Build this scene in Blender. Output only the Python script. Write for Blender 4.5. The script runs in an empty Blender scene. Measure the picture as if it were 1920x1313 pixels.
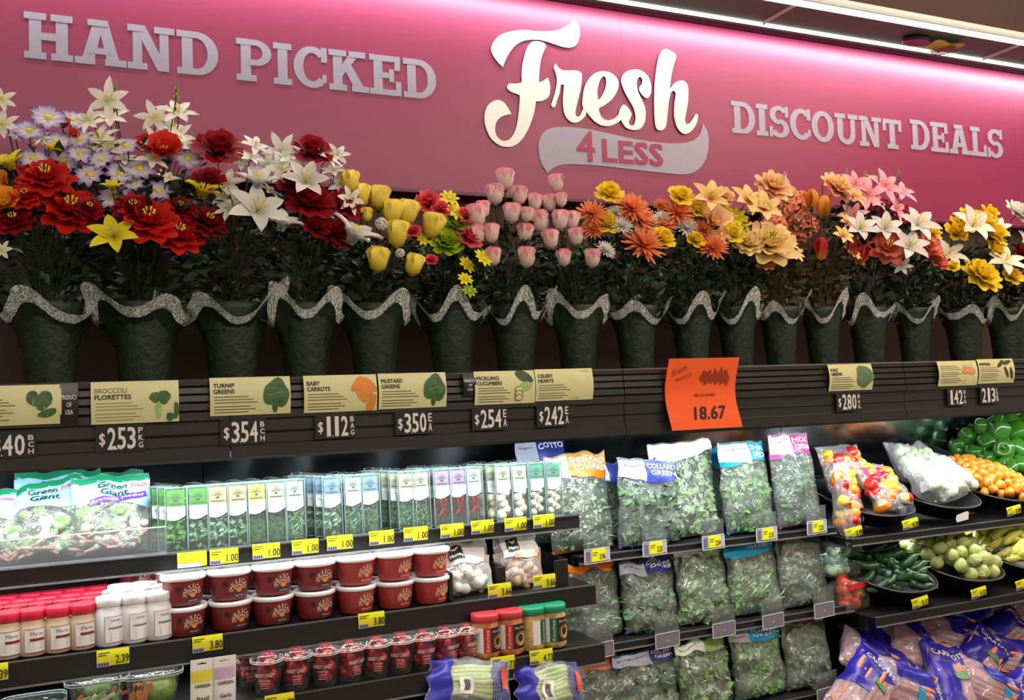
import bpy, math, random
from mathutils import Vector, Matrix, noise, Euler
from mathutils.geometry import tessellate_polygon
R = random.Random(7)
S = bpy.context.scene
COL = S.collection
PI = math.pi
# ------------------------------------------------------------------ camera
F, CX, CY = 1750.0, 960.0, 656.5
AX = Vector((3890, -56, F)).normalized()
_r = math.radians(2.0)
_d = Vector((math.sin(_r), math.cos(_r), 0)); _d.z = -(AX.x*_d.x + AX.y*_d.y)/AX.z; _d.normalize()
AZ = -_d; AY = AZ.cross(AX)
CAM = Vector((0, 0, 1.55))
cd = bpy.data.cameras.new('camera'); cam = bpy.data.objects.new('camera', cd); COL.objects.link(cam)
cd.sensor_width = 36; cd.lens = 36*F/1920; cd.clip_start = .05
cam.matrix_world = Matrix(((AX.x, -AX.y, -AX.z, CAM.x), (AY.x, -AY.y, -AY.z, CAM.y), (AZ.x, -AZ.y, -AZ.z, CAM.z), (0, 0, 0, 1)))
S.camera = cam

def at(px, py, Y):
    """world point of a photograph pixel on the upright plane y=Y"""
    v = Vector((px-CX, py-CY, F)); w = Vector((v.dot(AX), v.dot(AY), v.dot(AZ)))
    return CAM + w*(Y/w.y)
def mpp(px, py, Y):
    """metres per pixel there"""
    v = Vector((px-CX, py-CY, F)); return (Y/v.dot(AY))
# ------------------------------------------------------------------ world, light, exposure
W = bpy.data.worlds.new('world'); S.world = W; W.use_nodes = True
W.node_tree.nodes['Background'].inputs[0].default_value = (1, .86, .74, 1)
W.node_tree.nodes['Background'].inputs[1].default_value = .5
S.view_settings.view_transform = 'Standard'; S.view_settings.look = 'None'
S.view_settings.exposure = 0; S.view_settings.gamma = 1; S.view_settings.use_curve_mapping = False
S.cycles.max_bounces = 7; S.cycles.transparent_max_bounces = 14; S.cycles.diffuse_bounces = 3
S.cycles.glossy_bounces = 3; S.cycles.caustics_reflective = False; S.cycles.caustics_refractive = False
S.cycles.use_denoising = True
def area(name, loc, rot, sx, sy, power, color):
    l = bpy.data.lights.new(name, 'AREA'); l.shape = 'RECTANGLE'; l.size = sx; l.size_y = sy; l.energy = power; l.color = color
    o = bpy.data.objects.new(name, l); COL.objects.link(o); o.location = loc; o.rotation_euler = rot; return o
area('store_ceiling_light', (1.2, -.6, 3.5), (math.radians(28), 0, 0), 5.0, .5, 96, (1, .9, .76))
area('store_ceiling_light', (3.8, 1.2, 3.52), (math.radians(25), 0, 0), 3.0, .3, 30, (1, .9, .76))
area('case_canopy_light', (2.3, 2.70, 1.396), (math.radians(20), 0, 0), 6.4, .04, 36, (.86, .95, 1.0))
area('added_ceiling_fill', (4.2, 1.8, 3.2), (math.radians(180), 0, 0), 3, 1.0, 120, (1, .88, .78))  # unseen fill light added to brighten the ceiling, not a store fixture
area('under_shelf_light', (-.1, 2.85, 1.105), (math.radians(12), 0, 0), 3.0, .03, 5, (.88, .95, 1.0))
area('under_shelf_light', (-.1, 2.78, .85), (math.radians(12), 0, 0), 3.0, .03, 3.2, (.88, .95, 1.0))
area('under_ledge_light', (3.6, 2.95, .885), (math.radians(12), 0, 0), 2.4, .03, 5, (.88, .95, 1.0))
area('sign_valance_light', (2.3, 3.30, 3.165), (math.radians(12), 0, 0), 6.4, .03, 36, (1, .93, .97))

# ------------------------------------------------------------------ materials
MATS = {}
def nt(name):
    m = bpy.data.materials.new(name); m.use_nodes = True
    return m, m.node_tree, m.node_tree.nodes['Principled BSDF']
def srgb(c):
    return tuple(((x/255+.055)/1.055)**2.4 if x > 10 else x/255/12.92 for x in c)+(1,)
def M(name, rgb, rough=.5, metal=0, var=.12, vs=20, bump=0, bs=60, spec=.5, emit=0, island=0, alpha=1, sub=0):
    if name in MATS: return MATS[name]
    if name.startswith('bag_'): spec = .2
    m, t, b = nt(name); c = srgb(rgb)
    b.inputs['Roughness'].default_value = rough; b.inputs['Metallic'].default_value = metal
    b.inputs['Specular IOR Level'].default_value = spec
    tc = t.nodes.new('ShaderNodeTexCoord')
    n = t.nodes.new('ShaderNodeTexNoise'); n.inputs['Scale'].default_value = vs; n.inputs['Detail'].default_value = 4
    t.links.new(tc.outputs['Object'], n.inputs['Vector'])
    mp = t.nodes.new('ShaderNodeMapRange'); mp.inputs[3].default_value = 1-var*1.6; mp.inputs[4].default_value = 1+var*1.6
    mp.inputs[1].default_value = .25; mp.inputs[2].default_value = .75
    t.links.new(n.outputs[0], mp.inputs[0])
    last = mp.outputs[0]
    if island:
        g = t.nodes.new('ShaderNodeNewGeometry'); q = t.nodes.new('ShaderNodeMapRange')
        q.inputs[3].default_value = 1-island; q.inputs[4].default_value = 1+island
        t.links.new(g.outputs['Random Per Island'], q.inputs[0])
        mu = t.nodes.new('ShaderNodeMath'); mu.operation = 'MULTIPLY'
        t.links.new(last, mu.inputs[0]); t.links.new(q.outputs[0], mu.inputs[1]); last = mu.outputs[0]
    sc = t.nodes.new('ShaderNodeVectorMath'); sc.operation = 'SCALE'; sc.inputs[0].default_value = c[:3]
    t.links.new(last, sc.inputs['Scale']); t.links.new(sc.outputs[0], b.inputs['Base Color'])
    if bump:
        n2 = t.nodes.new('ShaderNodeTexNoise'); n2.inputs['Scale'].default_value = bs; n2.inputs['Detail'].default_value = 5
        t.links.new(tc.outputs['Object'], n2.inputs['Vector'])
        bp = t.nodes.new('ShaderNodeBump'); bp.inputs['Strength'].default_value = bump; bp.inputs['Distance'].default_value = .01
        t.links.new(n2.outputs[0], bp.inputs['Height']); t.links.new(bp.outputs[0], b.inputs['Normal'])
    if emit:
        b.inputs['Emission Color'].default_value = c; b.inputs['Emission Strength'].default_value = emit
    MATS[name] = m; return m
def petal_mat(name, base, mid, tip, rough=.55):
    """colour runs from the petal's base to its tip (UV v), silk is a little translucent"""
    if name in MATS: return MATS[name]
    m, t, b = nt(name); b.inputs['Roughness'].default_value = rough; b.inputs['Specular IOR Level'].default_value = .3
    uv = t.nodes.new('ShaderNodeUVMap'); sp = t.nodes.new('ShaderNodeSeparateXYZ'); t.links.new(uv.outputs[0], sp.inputs[0])
    cr = t.nodes.new('ShaderNodeValToRGB'); t.links.new(sp.outputs['Y'], cr.inputs[0])
    e = cr.color_ramp.elements; e[0].color = srgb(base); e[1].color = srgb(tip); x = e.new(.5); x.color = srgb(mid)
    g = t.nodes.new('ShaderNodeNewGeometry'); q = t.nodes.new('ShaderNodeMapRange'); q.inputs[3].default_value = .82; q.inputs[4].default_value = 1.1
    t.links.new(g.outputs['Random Per Island'], q.inputs[0])
    sc = t.nodes.new('ShaderNodeVectorMath'); sc.operation = 'SCALE'
    t.links.new(cr.outputs[0], sc.inputs[0]); t.links.new(q.outputs[0], sc.inputs['Scale'])
    t.links.new(sc.outputs[0], b.inputs['Base Color'])
    tr = t.nodes.new('ShaderNodeBsdfTranslucent'); t.links.new(sc.outputs[0], tr.inputs[0])
    mx = t.nodes.new('ShaderNodeMixShader'); mx.inputs[0].default_value = .22
    t.links.new(b.outputs[0], mx.inputs[1]); t.links.new(tr.outputs[0], mx.inputs[2])
    t.links.new(mx.outputs[0], t.nodes['Material Output'].inputs[0])
    MATS[name] = m; return m
def film(name, tint=(255, 255, 255), lo=.06, hi=.6, milky=.04, rough=.16, scale=22, bump=.6, ramp=(.5, .72)):
    """clear crinkled packaging film: mostly see-through, with glossy folds"""
    if name in MATS: return MATS[name]
    m, t, b = nt(name); N = t.nodes; L = t.links; N.remove(b)
    tc = N.new('ShaderNodeTexCoord'); n = N.new('ShaderNodeTexNoise'); n.inputs['Scale'].default_value = scale
    n.inputs['Detail'].default_value = 3; n.inputs['Distortion'].default_value = 2.2; L.new(tc.outputs['Object'], n.inputs['Vector'])
    r = N.new('ShaderNodeMapRange'); r.inputs[1].default_value = ramp[0]; r.inputs[2].default_value = ramp[1]; r.inputs[3].default_value = lo; r.inputs[4].default_value = hi
    L.new(n.outputs[0], r.inputs[0])
    bp = N.new('ShaderNodeBump'); bp.inputs['Strength'].default_value = bump; bp.inputs['Distance'].default_value = .02
    L.new(n.outputs[0], bp.inputs['Height'])
    tr = N.new('ShaderNodeBsdfTransparent'); gl = N.new('ShaderNodeBsdfGlossy'); gl.inputs['Roughness'].default_value = rough
    tr.inputs[0].default_value = srgb(tint)
    L.new(bp.outputs[0], gl.inputs['Normal'])
    df = N.new('ShaderNodeBsdfDiffuse'); df.inputs[0].default_value = srgb(tint)
    m1 = N.new('ShaderNodeMixShader'); L.new(r.outputs[0], m1.inputs[0]); L.new(tr.outputs[0], m1.inputs[1]); L.new(gl.outputs[0], m1.inputs[2])
    m2 = N.new('ShaderNodeMixShader'); m2.inputs[0].default_value = milky; L.new(m1.outputs[0], m2.inputs[1]); L.new(df.outputs[0], m2.inputs[2])
    L.new(m2.outputs[0], N['Material Output'].inputs[0])
    MATS[name] = m; return m
def lace_mat():
    m, t, b = nt('white_lace'); N = t.nodes; L = t.links
    b.inputs['Base Color'].default_value = srgb((225, 232, 222)); b.inputs['Roughness'].default_value = .6
    uv = N.new('ShaderNodeUVMap'); mp = N.new('ShaderNodeMapping'); mp.inputs['Scale'].default_value = (44, 3.0, 1); L.new(uv.outputs[0], mp.inputs[0])
    vo = N.new('ShaderNodeTexVoronoi'); vo.inputs['Scale'].default_value = 1.0; L.new(mp.outputs[0], vo.inputs['Vector'])
    mu = N.new('ShaderNodeMath'); mu.operation = 'MULTIPLY'; mu.inputs[1].default_value = 17; L.new(vo.outputs['Distance'], mu.inputs[0])
    si = N.new('ShaderNodeMath'); si.operation = 'SINE'; L.new(mu.outputs[0], si.inputs[0])
    r = N.new('ShaderNodeMapRange'); r.inputs[1].default_value = -.2; r.inputs[2].default_value = .5; r.inputs[3].default_value = .3; r.inputs[4].default_value = .95
    L.new(si.outputs[0], r.inputs[0])
    tr = N.new('ShaderNodeBsdfTransparent'); mx = N.new('ShaderNodeMixShader'); L.new(r.outputs[0], mx.inputs[0]); L.new(tr.outputs[0], mx.inputs[1]); L.new(b.outputs[0], mx.inputs[2])
    L.new(mx.outputs[0], N['Material Output'].inputs[0]); MATS['white_lace'] = m; return m
# ------------------------------------------------------------------ geometry builder
class G:
    def __init__(s): s.v = []; s.f = []; s.uv = {}
    def add(s, verts, faces, M4=None, uv=None):
        o = len(s.v)
        for i, p in enumerate(verts):
            p = Vector(p)
            if M4 is not None: p = M4 @ p
            s.v.append(tuple(p))
            if uv: s.uv[o+i] = uv[i]
        s.f += [tuple(o+i for i in f) for f in faces]; return s
    def merge(s, g, M4=None):
        o = len(s.v); s.add(g.v, g.f, M4)
        for k, u in g.uv.items(): s.uv[o+k] = u
        return s
    def box(s, x0, x1, y0, y1, z0, z1, M4=None, bev=0):
        if bev:
            b = bev; vs = []; fs = []
            prof = [(0, b), (b, 0)]
            # chamfered box: 3 rings in z
            rings = [(z0, b), (z0+b, 0), (z1-b, 0), (z1, b)]
            for z, i in rings:
                c = b
                vs += [(x0+i+c, y0+i, z), (x1-i-c, y0+i, z), (x1-i, y0+i+c, z), (x1-i, y1-i-c, z), (x1-i-c, y1-i, z), (x0+i+c, y1-i, z), (x0+i, y1-i-c, z), (x0+i, y0+i+c, z)]
            for r in range(3):
                for k in range(8): fs.append((r*8+k, r*8+(k+1) % 8, r*8+8+(k+1) % 8, r*8+8+k))
            fs.append(tuple(range(7, -1, -1))); fs.append(tuple(range(24, 32)))
            return s.add(vs, fs, M4)
        return s.add([(x0, y0, z0), (x1, y0, z0), (x1, y1, z0), (x0, y1, z0), (x0, y0, z1), (x1, y0, z1), (x1, y1, z1), (x0, y1, z1)],
                     [(0, 3, 2, 1), (4, 5, 6, 7), (0, 1, 5, 4), (1, 2, 6, 5), (2, 3, 7, 6), (3, 0, 4, 7)], M4)
    def lathe(s, prof, n=20, M4=None, lobes=None, cap=True, squash=1):
        vs = []; fs = []; uv = []
        for j, (r, z) in enumerate(prof):
            for i in range(n):
                a = 2*PI*i/n; k = lobes(a, j/(len(prof)-1)) if lobes else 1
                vs.append((r*k*math.cos(a), r*k*math.sin(a)*squash, z)); uv.append((i/n, j/(len(prof)-1)))
        for j in range(len(prof)-1):
            for i in range(n): fs.append((j*n+i, j*n+(i+1) % n, (j+1)*n+(i+1) % n, (j+1)*n+i))
        if cap:
            fs.append(tuple(range(n-1, -1, -1))); fs.append(tuple((len(prof)-1)*n+i for i in range(n)))
        return s.add(vs, fs, M4, uv)
    def tube(s, pts, rad, n=5, M4=None, taper=None):
        vs = []; fs = []; uv = []
        for j, p in enumerate(pts):
            p = Vector(p); a = Vector(pts[max(0, j-1)]); b = Vector(pts[min(len(pts)-1, j+1)])
            d = (b-a).normalized(); u = d.orthogonal().normalized(); w = d.cross(u)
            if j and u.dot(pu) < .2: u = (pu-d*pu.dot(d)).normalized(); w = d.cross(u)
            pu = u; r = rad if taper is None else rad*taper[j]
            for i in range(n):
                q = 2*PI*i/n; vs.append(tuple(p+u*math.cos(q)*r+w*math.sin(q)*r)); uv.append((i/n, j/(len(pts)-1)))
        for j in range(len(pts)-1):
            for i in range(n): fs.append((j*n+i, j*n+(i+1) % n, (j+1)*n+(i+1) % n, (j+1)*n+i))
        fs.append(tuple(range(n-1, -1, -1))); fs.append(tuple((len(pts)-1)*n+i for i in range(n)))
        return s.add(vs, fs, M4, uv)
    def surf(s, fn, nu, nv, M4=None, closed=False):
        vs = []; uv = []
        for j in range(nv+1):
            for i in range(nu+1): vs.append(tuple(fn(i/nu, j/nv))); uv.append((i/nu, j/nv))
        fs = [(j*(nu+1)+i, j*(nu+1)+i+1, (j+1)*(nu+1)+i+1, (j+1)*(nu+1)+i) for j in range(nv) for i in range(nu)]
        return s.add(vs, fs, M4, uv)
    def mesh(s, name, mat, smooth=True):
        me = bpy.data.meshes.new(name); me.from_pydata(s.v, [], s.f)
        if s.uv:
            ul = me.uv_layers.new(name='UVMap'); idx = [0]*len(me.loops); me.loops.foreach_get('vertex_index', idx)
            flat = []
            for i in idx: flat += s.uv.get(i, (0, 0))
            ul.data.foreach_set('uv', flat)
        if smooth: me.polygons.foreach_set('use_smooth', [True]*len(me.polygons))
        me.materials.append(mat); me.update(); return me
    def build(s, name, mat, parent=None, smooth=False, **k):
        return link(name, s.mesh(name, mat, smooth), parent, **k)
def link(name, me, parent=None, loc=None, rot=None, scale=None, kind=None, label=None):
    o = bpy.data.objects.new(name, me); COL.objects.link(o)
    if parent: o.parent = parent
    if loc is not None: o.location = loc
    if rot is not None: o.rotation_euler = rot
    if scale is not None: o.scale = scale if hasattr(scale, '__len__') else (scale,)*3
    if kind: o['kind'] = kind
    if label: o['label'] = label
    return o
def tag(o, label, cat, group=None, kind=None):
    o['label'] = label; o['category'] = cat
    if group: o['group'] = group
    if kind: o['kind'] = kind
    return o
def thing(name, label, cat, loc=(0, 0, 0), rot=(0, 0, 0), group=None):
    o = bpy.data.objects.new(name, None); o.empty_display_size = .05; COL.objects.link(o); o.location = loc; o.rotation_euler = rot
    return tag(o, label, cat, group)
def kids(o): return CH.get(o.name, None) or [c for c in o.children]
CH = {}
def dup(o, loc=None, rot=None, label=None, group=None, parent=None):
    c = o.copy(); COL.objects.link(c)
    if parent: c.parent = parent
    if loc is not None: c.location = loc
    if rot is not None: c.rotation_euler = rot
    if label: c['label'] = label
    if group: c['group'] = group
    if o.name not in CH: CH[o.name] = [k for k in o.children]
    for k in CH[o.name]: dup(k, parent=c)
    return c
ORD = ['first', 'second', 'third', 'fourth', 'fifth', 'sixth', 'seventh', 'eighth', 'ninth', 'tenth', 'eleventh', 'twelfth']
# ------------------------------------------------------------------ text and flat shapes (drawn in x/z, facing -y)
TC = {}
def text_geo(st, align='LEFT'):
    k = (st, align)
    if k not in TC:
        c = bpy.data.curves.new('t', 'FONT'); c.body = st; c.size = 1; c.align_x = align; c.resolution_u = 2; c.space_line = .85
        o = bpy.data.objects.new('t', c); me = o.to_mesh()
        vs = [tuple(v.co) for v in me.vertices]; fs = [tuple(p.vertices) for p in me.polygons]
        o.to_mesh_clear(); bpy.data.objects.remove(o); bpy.data.curves.remove(c)
        xs = [v[0] for v in vs]; ys = [v[1] for v in vs]
        TC[k] = (vs, fs, min(xs), max(xs), min(ys), max(ys))
    return TC[k]
def text_fit(g, st, x0, x1, z0, z1, y=0, fn=None, shear=0, bold=0):
    """text stretched to fill x0..x1, z0..z1; fn maps (x, z, off) onto a curved face"""
    vs, fs, a, b, c, d = text_geo(st)
    out = []
    for v in vs:
        u = (v[0]-a)/(b-a); w = (v[1]-c)/(d-c)
        x = x0+u*(x1-x0)+shear*(w-.5)*(z1-z0); z = z0+w*(z1-z0)
        out.append(fn(x, z) if fn else (x, y, z))
    g.add(out, fs)
    if bold:
        for q_, (dx, dz) in enumerate(((bold, 0), (0, bold), (bold, bold))):
            e_ = .00022*(q_+1)
            g.add([(o[0]+dx, o[1]-e_, o[2]+dz) for o in out], fs)
    return g
def poly(g, loops, y=0, th=0):
    """filled outline (first loop) with holes, in x/z; th gives it real thickness towards +y"""
    L = [[Vector((p[0], p[1], 0)) for p in lp] for lp in loops]
    tri = tessellate_polygon(L); flat = [p for lp in L for p in lp]
    n = len(flat)
    vs = [(p.x, y, p.y) for p in flat]
    fs = []
    for t in tri:
        a, b, c = (flat[i] for i in t); cr = (b.x-a.x)*(c.y-a.y)-(b.y-a.y)*(c.x-a.x)
        fs.append(tuple(t) if cr > 0 else tuple(reversed(t)))
    if th:
        vs += [(p.x, y+th, p.y) for p in flat]; fs2 = [tuple(n+i for i in reversed(f)) for f in fs]; k = 0
        for lp in L:
            m = len(lp)
            for i in range(m): fs2.append((k+i, k+(i+1) % m, n+k+(i+1) % m, n+k+i))
            k += m
        fs = fs+fs2
    return g.add(vs, fs)
def smooth_loop(pts, k=4):
    out = []; n = len(pts)
    for i in range(n):
        p0, p1, p2, p3 = (Vector(pts[(i+j-1) % n]) for j in range(4))
        # keep sharp corners sharp
        a1 = (p1-p0).normalized().dot((p2-p1).normalized()) if (p1-p0).length > 0 else 1
        a2 = (p2-p1).normalized().dot((p3-p2).normalized()) if (p3-p2).length > 0 else 1
        m1 = (p2-p0)*.5 if a1 > .35 else (p2-p1)*.8
        m2 = (p3-p1)*.5 if a2 > .35 else (p2-p1)*.8
        for s in range(k):
            t = s/k; t2 = t*t; t3 = t2*t
            out.append(tuple(p1*(2*t3-3*t2+1)+m1*(t3-2*t2+t)+p2*(-2*t3+3*t2)+m2*(t3-t2)))
    return out
def blob(cx, cz, rx, rz, n=16, wob=.15, seed=0, rot=0):
    rr = random.Random(seed); ph = rr.random()*6; out = []
    for i in range(n):
        a = 2*PI*i/n; k = 1+wob*math.sin(3*a+ph)+wob*.6*math.sin(5*a+ph*2); x = rx*k*math.cos(a); z = rz*k*math.sin(a)
        out.append((cx+x*math.cos(rot)-z*math.sin(rot), cz+x*math.sin(rot)+z*math.cos(rot)))
    return out

# ================================================================== THE ROOM
XL, XR = -1.6, 6.2
m_wall = M('dark_wall_paint', (70, 52, 44), .8, var=.06)
m_ceil = M('pinkish_brown_ceiling', (196, 160, 142), .9, var=.03, vs=3)
m_floor = M('store_floor_tile', (150, 140, 128), .35, var=.08, vs=4)
G().box(XL-2, XR+2, -4, 3.9, -.1, 0).build('floor', m_floor, kind='structure')
G().box(XL-2, XR+2, 3.46, 3.6, 0, 3.75).build('wall_back', m_wall, kind='structure')
G().box(XL-2, XR+2, -4, 3.9, 3.75, 3.85).build('ceiling', m_ceil, kind='structure')

# ---- magenta sign on the wall
SY = 3.40
m_sign = M('magenta_sign_panel', (138, 36, 78), .4, var=.03, vs=2, spec=.55)
m_trim = M('maroon_edge_trim', (88, 18, 42), .4, var=.05)
sign = thing('wall_sign', 'long magenta store sign with grey slab letters and white script word above the flowers', 'sign', (0, SY, 2.35))
seams = [XL, at(1162, 20, SY).x, at(1906, 300, SY).x, XR]
for a, b in zip(seams, seams[1:]):
    G().box(a+.0003, b-.0003, 0, .03, 0, .826).build('sign_panel', m_sign, sign)
G().box(XL, XR, -.02, .03, .828, .848, bev=.003).build('top_trim', m_trim, sign)
G().box(XL, XR, -.008, .03, -.018, -.001, bev=.002).build('bottom_trim', m_trim, sign)
m_let = M('silver_grey_letter', (156, 152, 168), .5, var=.02)
m_white = M('white_letter', (236, 238, 228), .5, var=.01)
def arc(cx, cy, rx, ry, a0, a1, tx, ty, n=12):
    o = [(cx+rx*math.cos(a0+(a1-a0)*i/n), cy+ry*math.sin(a0+(a1-a0)*i/n)) for i in range(n+1)]
    i_ = [(cx+(rx-tx)*math.cos(a0+(a1-a0)*i/n), cy+(ry-ty)*math.sin(a0+(a1-a0)*i/n)) for i in range(n, -1, -1)]
    return o+i_
def bx(x0, y0, x1, y1): return [(x0, y0), (x1, y0), (x1, y1), (x0, y1)]
def serif(x0, x1, y, up): return bx(x0, y, x1, y+.15) if up else bx(x0, y-.15, x1, y)
def glyph(c):
    s = .22; Q = []
    if c == 'H': Q = [bx(.12, 0, .12+s, 1), bx(.6, 0, .6+s, 1), bx(.3, .42, .64, .58)]+[serif(a, a+.4, y, y == 0) for a in (.03, .51) for y in (0, 1)]; w = .94
    elif c == 'A': Q = [[(.1, 0), (.33, 0), (.56, 1), (.36, 1)], [(.62, 0), (.86, 0), (.62, 1), (.42, 1)], bx(.25, .24, .7, .38), serif(0, .38, 0, 1), serif(.56, .97, 0, 1), bx(.24, .86, .62, 1)]; w = .97
    elif c == 'N': Q = [bx(.12, 0, .3, 1), bx(.64, 0, .82, 1), [(.14, 1), (.36, 1), (.82, 0), (.6, 0)], serif(.02, .4, 0, 1), serif(.02, .34, 1, 0), serif(.54, .94, 1, 0)]; w = .96
    elif c == 'D': Q = [bx(.12, 0, .12+s, 1), arc(.42, .5, .44, .5, -PI/2, PI/2, .22, .15), bx(.02, 0, .43, .15), bx(.02, .85, .43, 1)]; w = .88
    elif c == 'P': Q = [bx(.12, 0, .12+s, 1), arc(.44, .69, .36, .31, -PI/2, PI/2, .2, .14), bx(.02, .86, .45, 1), bx(.3, .38, .45, .52), serif(.02, .46, 0, 1)]; w = .82
    elif c == 'I': Q = [bx(.12, 0, .12+s, 1), serif(.02, .44, 0, 1), serif(.02, .44, 1, 0)]; w = .46
    elif c == 'C': Q = [arc(.45, .5, .43, .51, .75, 2*PI-.75, .22, .16, 18), bx(.66, .64, .8, 1), bx(.68, .14, .78, .34)]; w = .82
    elif c == 'K': Q = [bx(.12, 0, .12+s, 1), [(.32, .34), (.44, .5), (.8, 1), (.56, 1), (.32, .62)], [(.38, .56), (.56, .66), (.92, 0), (.66, 0)], serif(.02, .44, 0, 1), serif(.02, .44, 1, 0), serif(.5, .9, 1, 0), serif(.56, .98, 0, 1)]; w = .98
    elif c == 'E': Q = [bx(.12, 0, .12+s, 1), bx(.02, .85, .78, 1), bx(.02, 0, .8, .15), bx(.3, .43, .6, .57), bx(.64, .64, .78, 1), bx(.66, 0, .8, .36), bx(.5, .34, .62, .66)]; w = .84
    elif c == 'S': Q = [arc(.4, .71, .34, .3, .45, 3*PI/2, .2, .14, 14), arc(.4, .29, .36, .3, -PI+.35, PI/2, .21, .14, 14), bx(.62, .66, .74, 1), bx(.03, 0, .15, .34)]; w = .78
    elif c == 'O': Q = [arc(.45, .5, .43, .51, 0, 2*PI, .22, .16, 26)]; w = .9
    elif c == 'U': Q = [bx(.12, .32, .12+s, 1), bx(.64, .32, .82, 1), arc(.47, .34, .35, .35, PI, 2*PI, .2, .16, 12), serif(.02, .44, 1, 0), serif(.54, .94, 1, 0)]; w = .96
    elif c == 'T': Q = [bx(.32, 0, .54, 1), bx(.04, .85, .82, 1), bx(.04, .6, .17, 1), bx(.69, .6, .82, 1), serif(.2, .66, 0, 1)]; w = .86
    elif c == 'L': Q = [bx(.12, 0, .12+s, 1), bx(.02, 0, .76, .15), bx(.62, 0, .76, .4), serif(.02, .46, 1, 0)]; w = .78
    return Q, w
def slab_word(word, pxl, pyl, pxr, pyr, pt):
    a = at(pxl, pyl, SY); b = at(pxr, pyr, SY); top = at(pxl, pt, SY).z; h = top-a.z
    tot = sum(glyph(c)[1] for c in word); k = (b.x-a.x)/tot; x = a.x
    for c in word:
        Q, w = glyph(c); g = G()
        for i, q in enumerate(Q): poly(g, [[(x+p[0]*k, a.z-2.35+p[1]*h) for p in q]], y=-.0025-.0003*i, th=.002)
        g.build('letter', m_let, sign, label='grey slab serif letter '+c); x += w*k
slab_word('HAND', 42, 108, 412, 153, 21)
slab_word('PICKED', 442, 150, 820, 190, 71)
slab_word('DISCOUNT', 1371, 249, 1693, 282, 189)
slab_word('DEALS', 1707, 280, 1882, 302, 224)
def z7(pts): return [(lambda q: (q.x, q.z-2.35))(at(860+x/3.5556, 20+y/3.5556, SY)) for x, y in pts]
BAN = [(590,1083),(560,1040),(538,980),(530,900),(545,840),(590,795),(660,778),(760,778),(880,795),(1020,825),(1160,855),(1300,878),(1430,887),(1520,880),(1580,855),(1610,815),(1625,755),(1650,795),(1663,850),(1660,930),(1640,1000),(1600,1055),(1540,1088),(1460,1093),(1330,1080),(1150,1060),(980,1040),(820,1028),(700,1028),(630,1050)]
FR = {'F': [[(290,380),(255,345),(225,300),(213,262),(222,222),(255,180),(300,155),(360,140),(430,133),(500,140),(560,143),(620,140),(680,125),(730,95),(768,62),(795,105),(803,150),(795,200),(775,235),(735,250),(690,246),(640,230),(580,210),(530,198),(470,198),(415,210),(365,245),(325,300),(305,340)]],
 'F2': [[(415,480),(415,430),(422,360),(435,300),(455,245),(480,215),(520,208),(560,218),(578,238),(566,268),(552,300),(540,350),(532,420),(530,482),(560,470),(588,450),(602,490),(605,530),(595,575),(565,600),(535,608),(510,608),(500,670),(480,740),(450,810),(410,870),(360,905),(315,912),(265,900),(215,860),(185,805),(170,750),(168,700),(178,660),(200,625),(235,603),(265,600),(295,615),(320,645),(347,693),(310,700),(275,715),(248,745),(238,790),(245,830),(270,862),(300,872),(335,860),(365,820),(385,760),(395,690),(402,620),(403,568),(375,556),(345,545),(322,525),(320,505),(335,490),(375,490)]],
 'r': [[(640,355),(655,378),(685,400),(730,403),(775,403),(808,415),(816,445),(810,510),(795,580),(780,640),(772,685),(782,712),(805,700),(828,650),(845,690),(820,725),(785,748),(750,748),(715,720),(695,670),(690,600),(695,530),(697,498),(675,500),(668,550),(650,600),(640,640),(625,650),(612,635),(622,600),(640,540),(650,480),(645,430),(630,385)]],
 'e': [[(820,640),(822,580),(835,510),(865,455),(905,420),(955,408),(1005,418),(1045,450),(1060,490),(1050,540),(1015,595),(965,635),(930,655),(935,690),(955,722),(990,735),(1030,722),(1062,695),(1085,715),(1060,745),(1010,770),(960,772),(910,750),(870,710),(840,670)], [(925,600),(918,560),(922,510),(940,460),(960,440),(975,455),(978,495),(965,540),(945,580)]],
 's': [[(1062,695),(1080,640),(1100,632),(1125,655),(1145,690),(1140,715),(1128,745),(1135,765),(1155,770),(1170,745),(1172,700),(1158,650),(1130,600),(1100,545),(1080,490),(1080,450),(1105,415),(1150,397),(1200,400),(1245,430),(1270,475),(1278,530),(1268,570),(1248,588),(1222,572),(1200,540),(1198,515),(1215,490),(1218,465),(1205,445),(1188,455),(1180,490),(1188,540),(1210,590),(1232,640),(1240,690),(1232,750),(1205,790),(1165,800),(1120,790),(1090,760)]],
 'h': [[(1345,275),(1375,260),(1415,278),(1442,308),(1425,370),(1410,440),(1400,530),(1430,490),(1470,470),(1505,480),(1522,520),(1522,600),(1510,680),(1500,730),(1510,760),(1535,752),(1560,715),(1575,690),(1588,700),(1580,750),(1550,800),(1510,825),(1475,815),(1445,770),(1430,700),(1432,620),(1440,560),(1430,540),(1412,545),(1395,600),(1385,690),(1375,770),(1350,800),(1320,798),(1305,770),(1298,690),(1297,600),(1300,500),(1310,400),(1325,320)]]}
poly(G(), [smooth_loop(z7(BAN))], y=-.004, th=.0035).build('banner_swoosh', m_let, sign, label='grey curved banner under the script word')
for n_, k in enumerate(('F', 'F2', 'r', 'e', 's', 'h')):
    poly(G(), [smooth_loop(z7(l)) for l in FR[k]], y=-.0075-.0004*n_, th=.003).build('script_letter', m_white, sign, label='white brush script letter '+k[0])
g = G()
a, b, c = at(860+785/3.5556, 20+1000/3.5556, SY), at(860+900/3.5556, 20+1010/3.5556, SY), at(860+850/3.5556, 20+815/3.5556, SY)
text_fit(g, '4', a.x, b.x, a.z-2.35-.002, c.z-2.35, y=-.0052, bold=.006)
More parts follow.
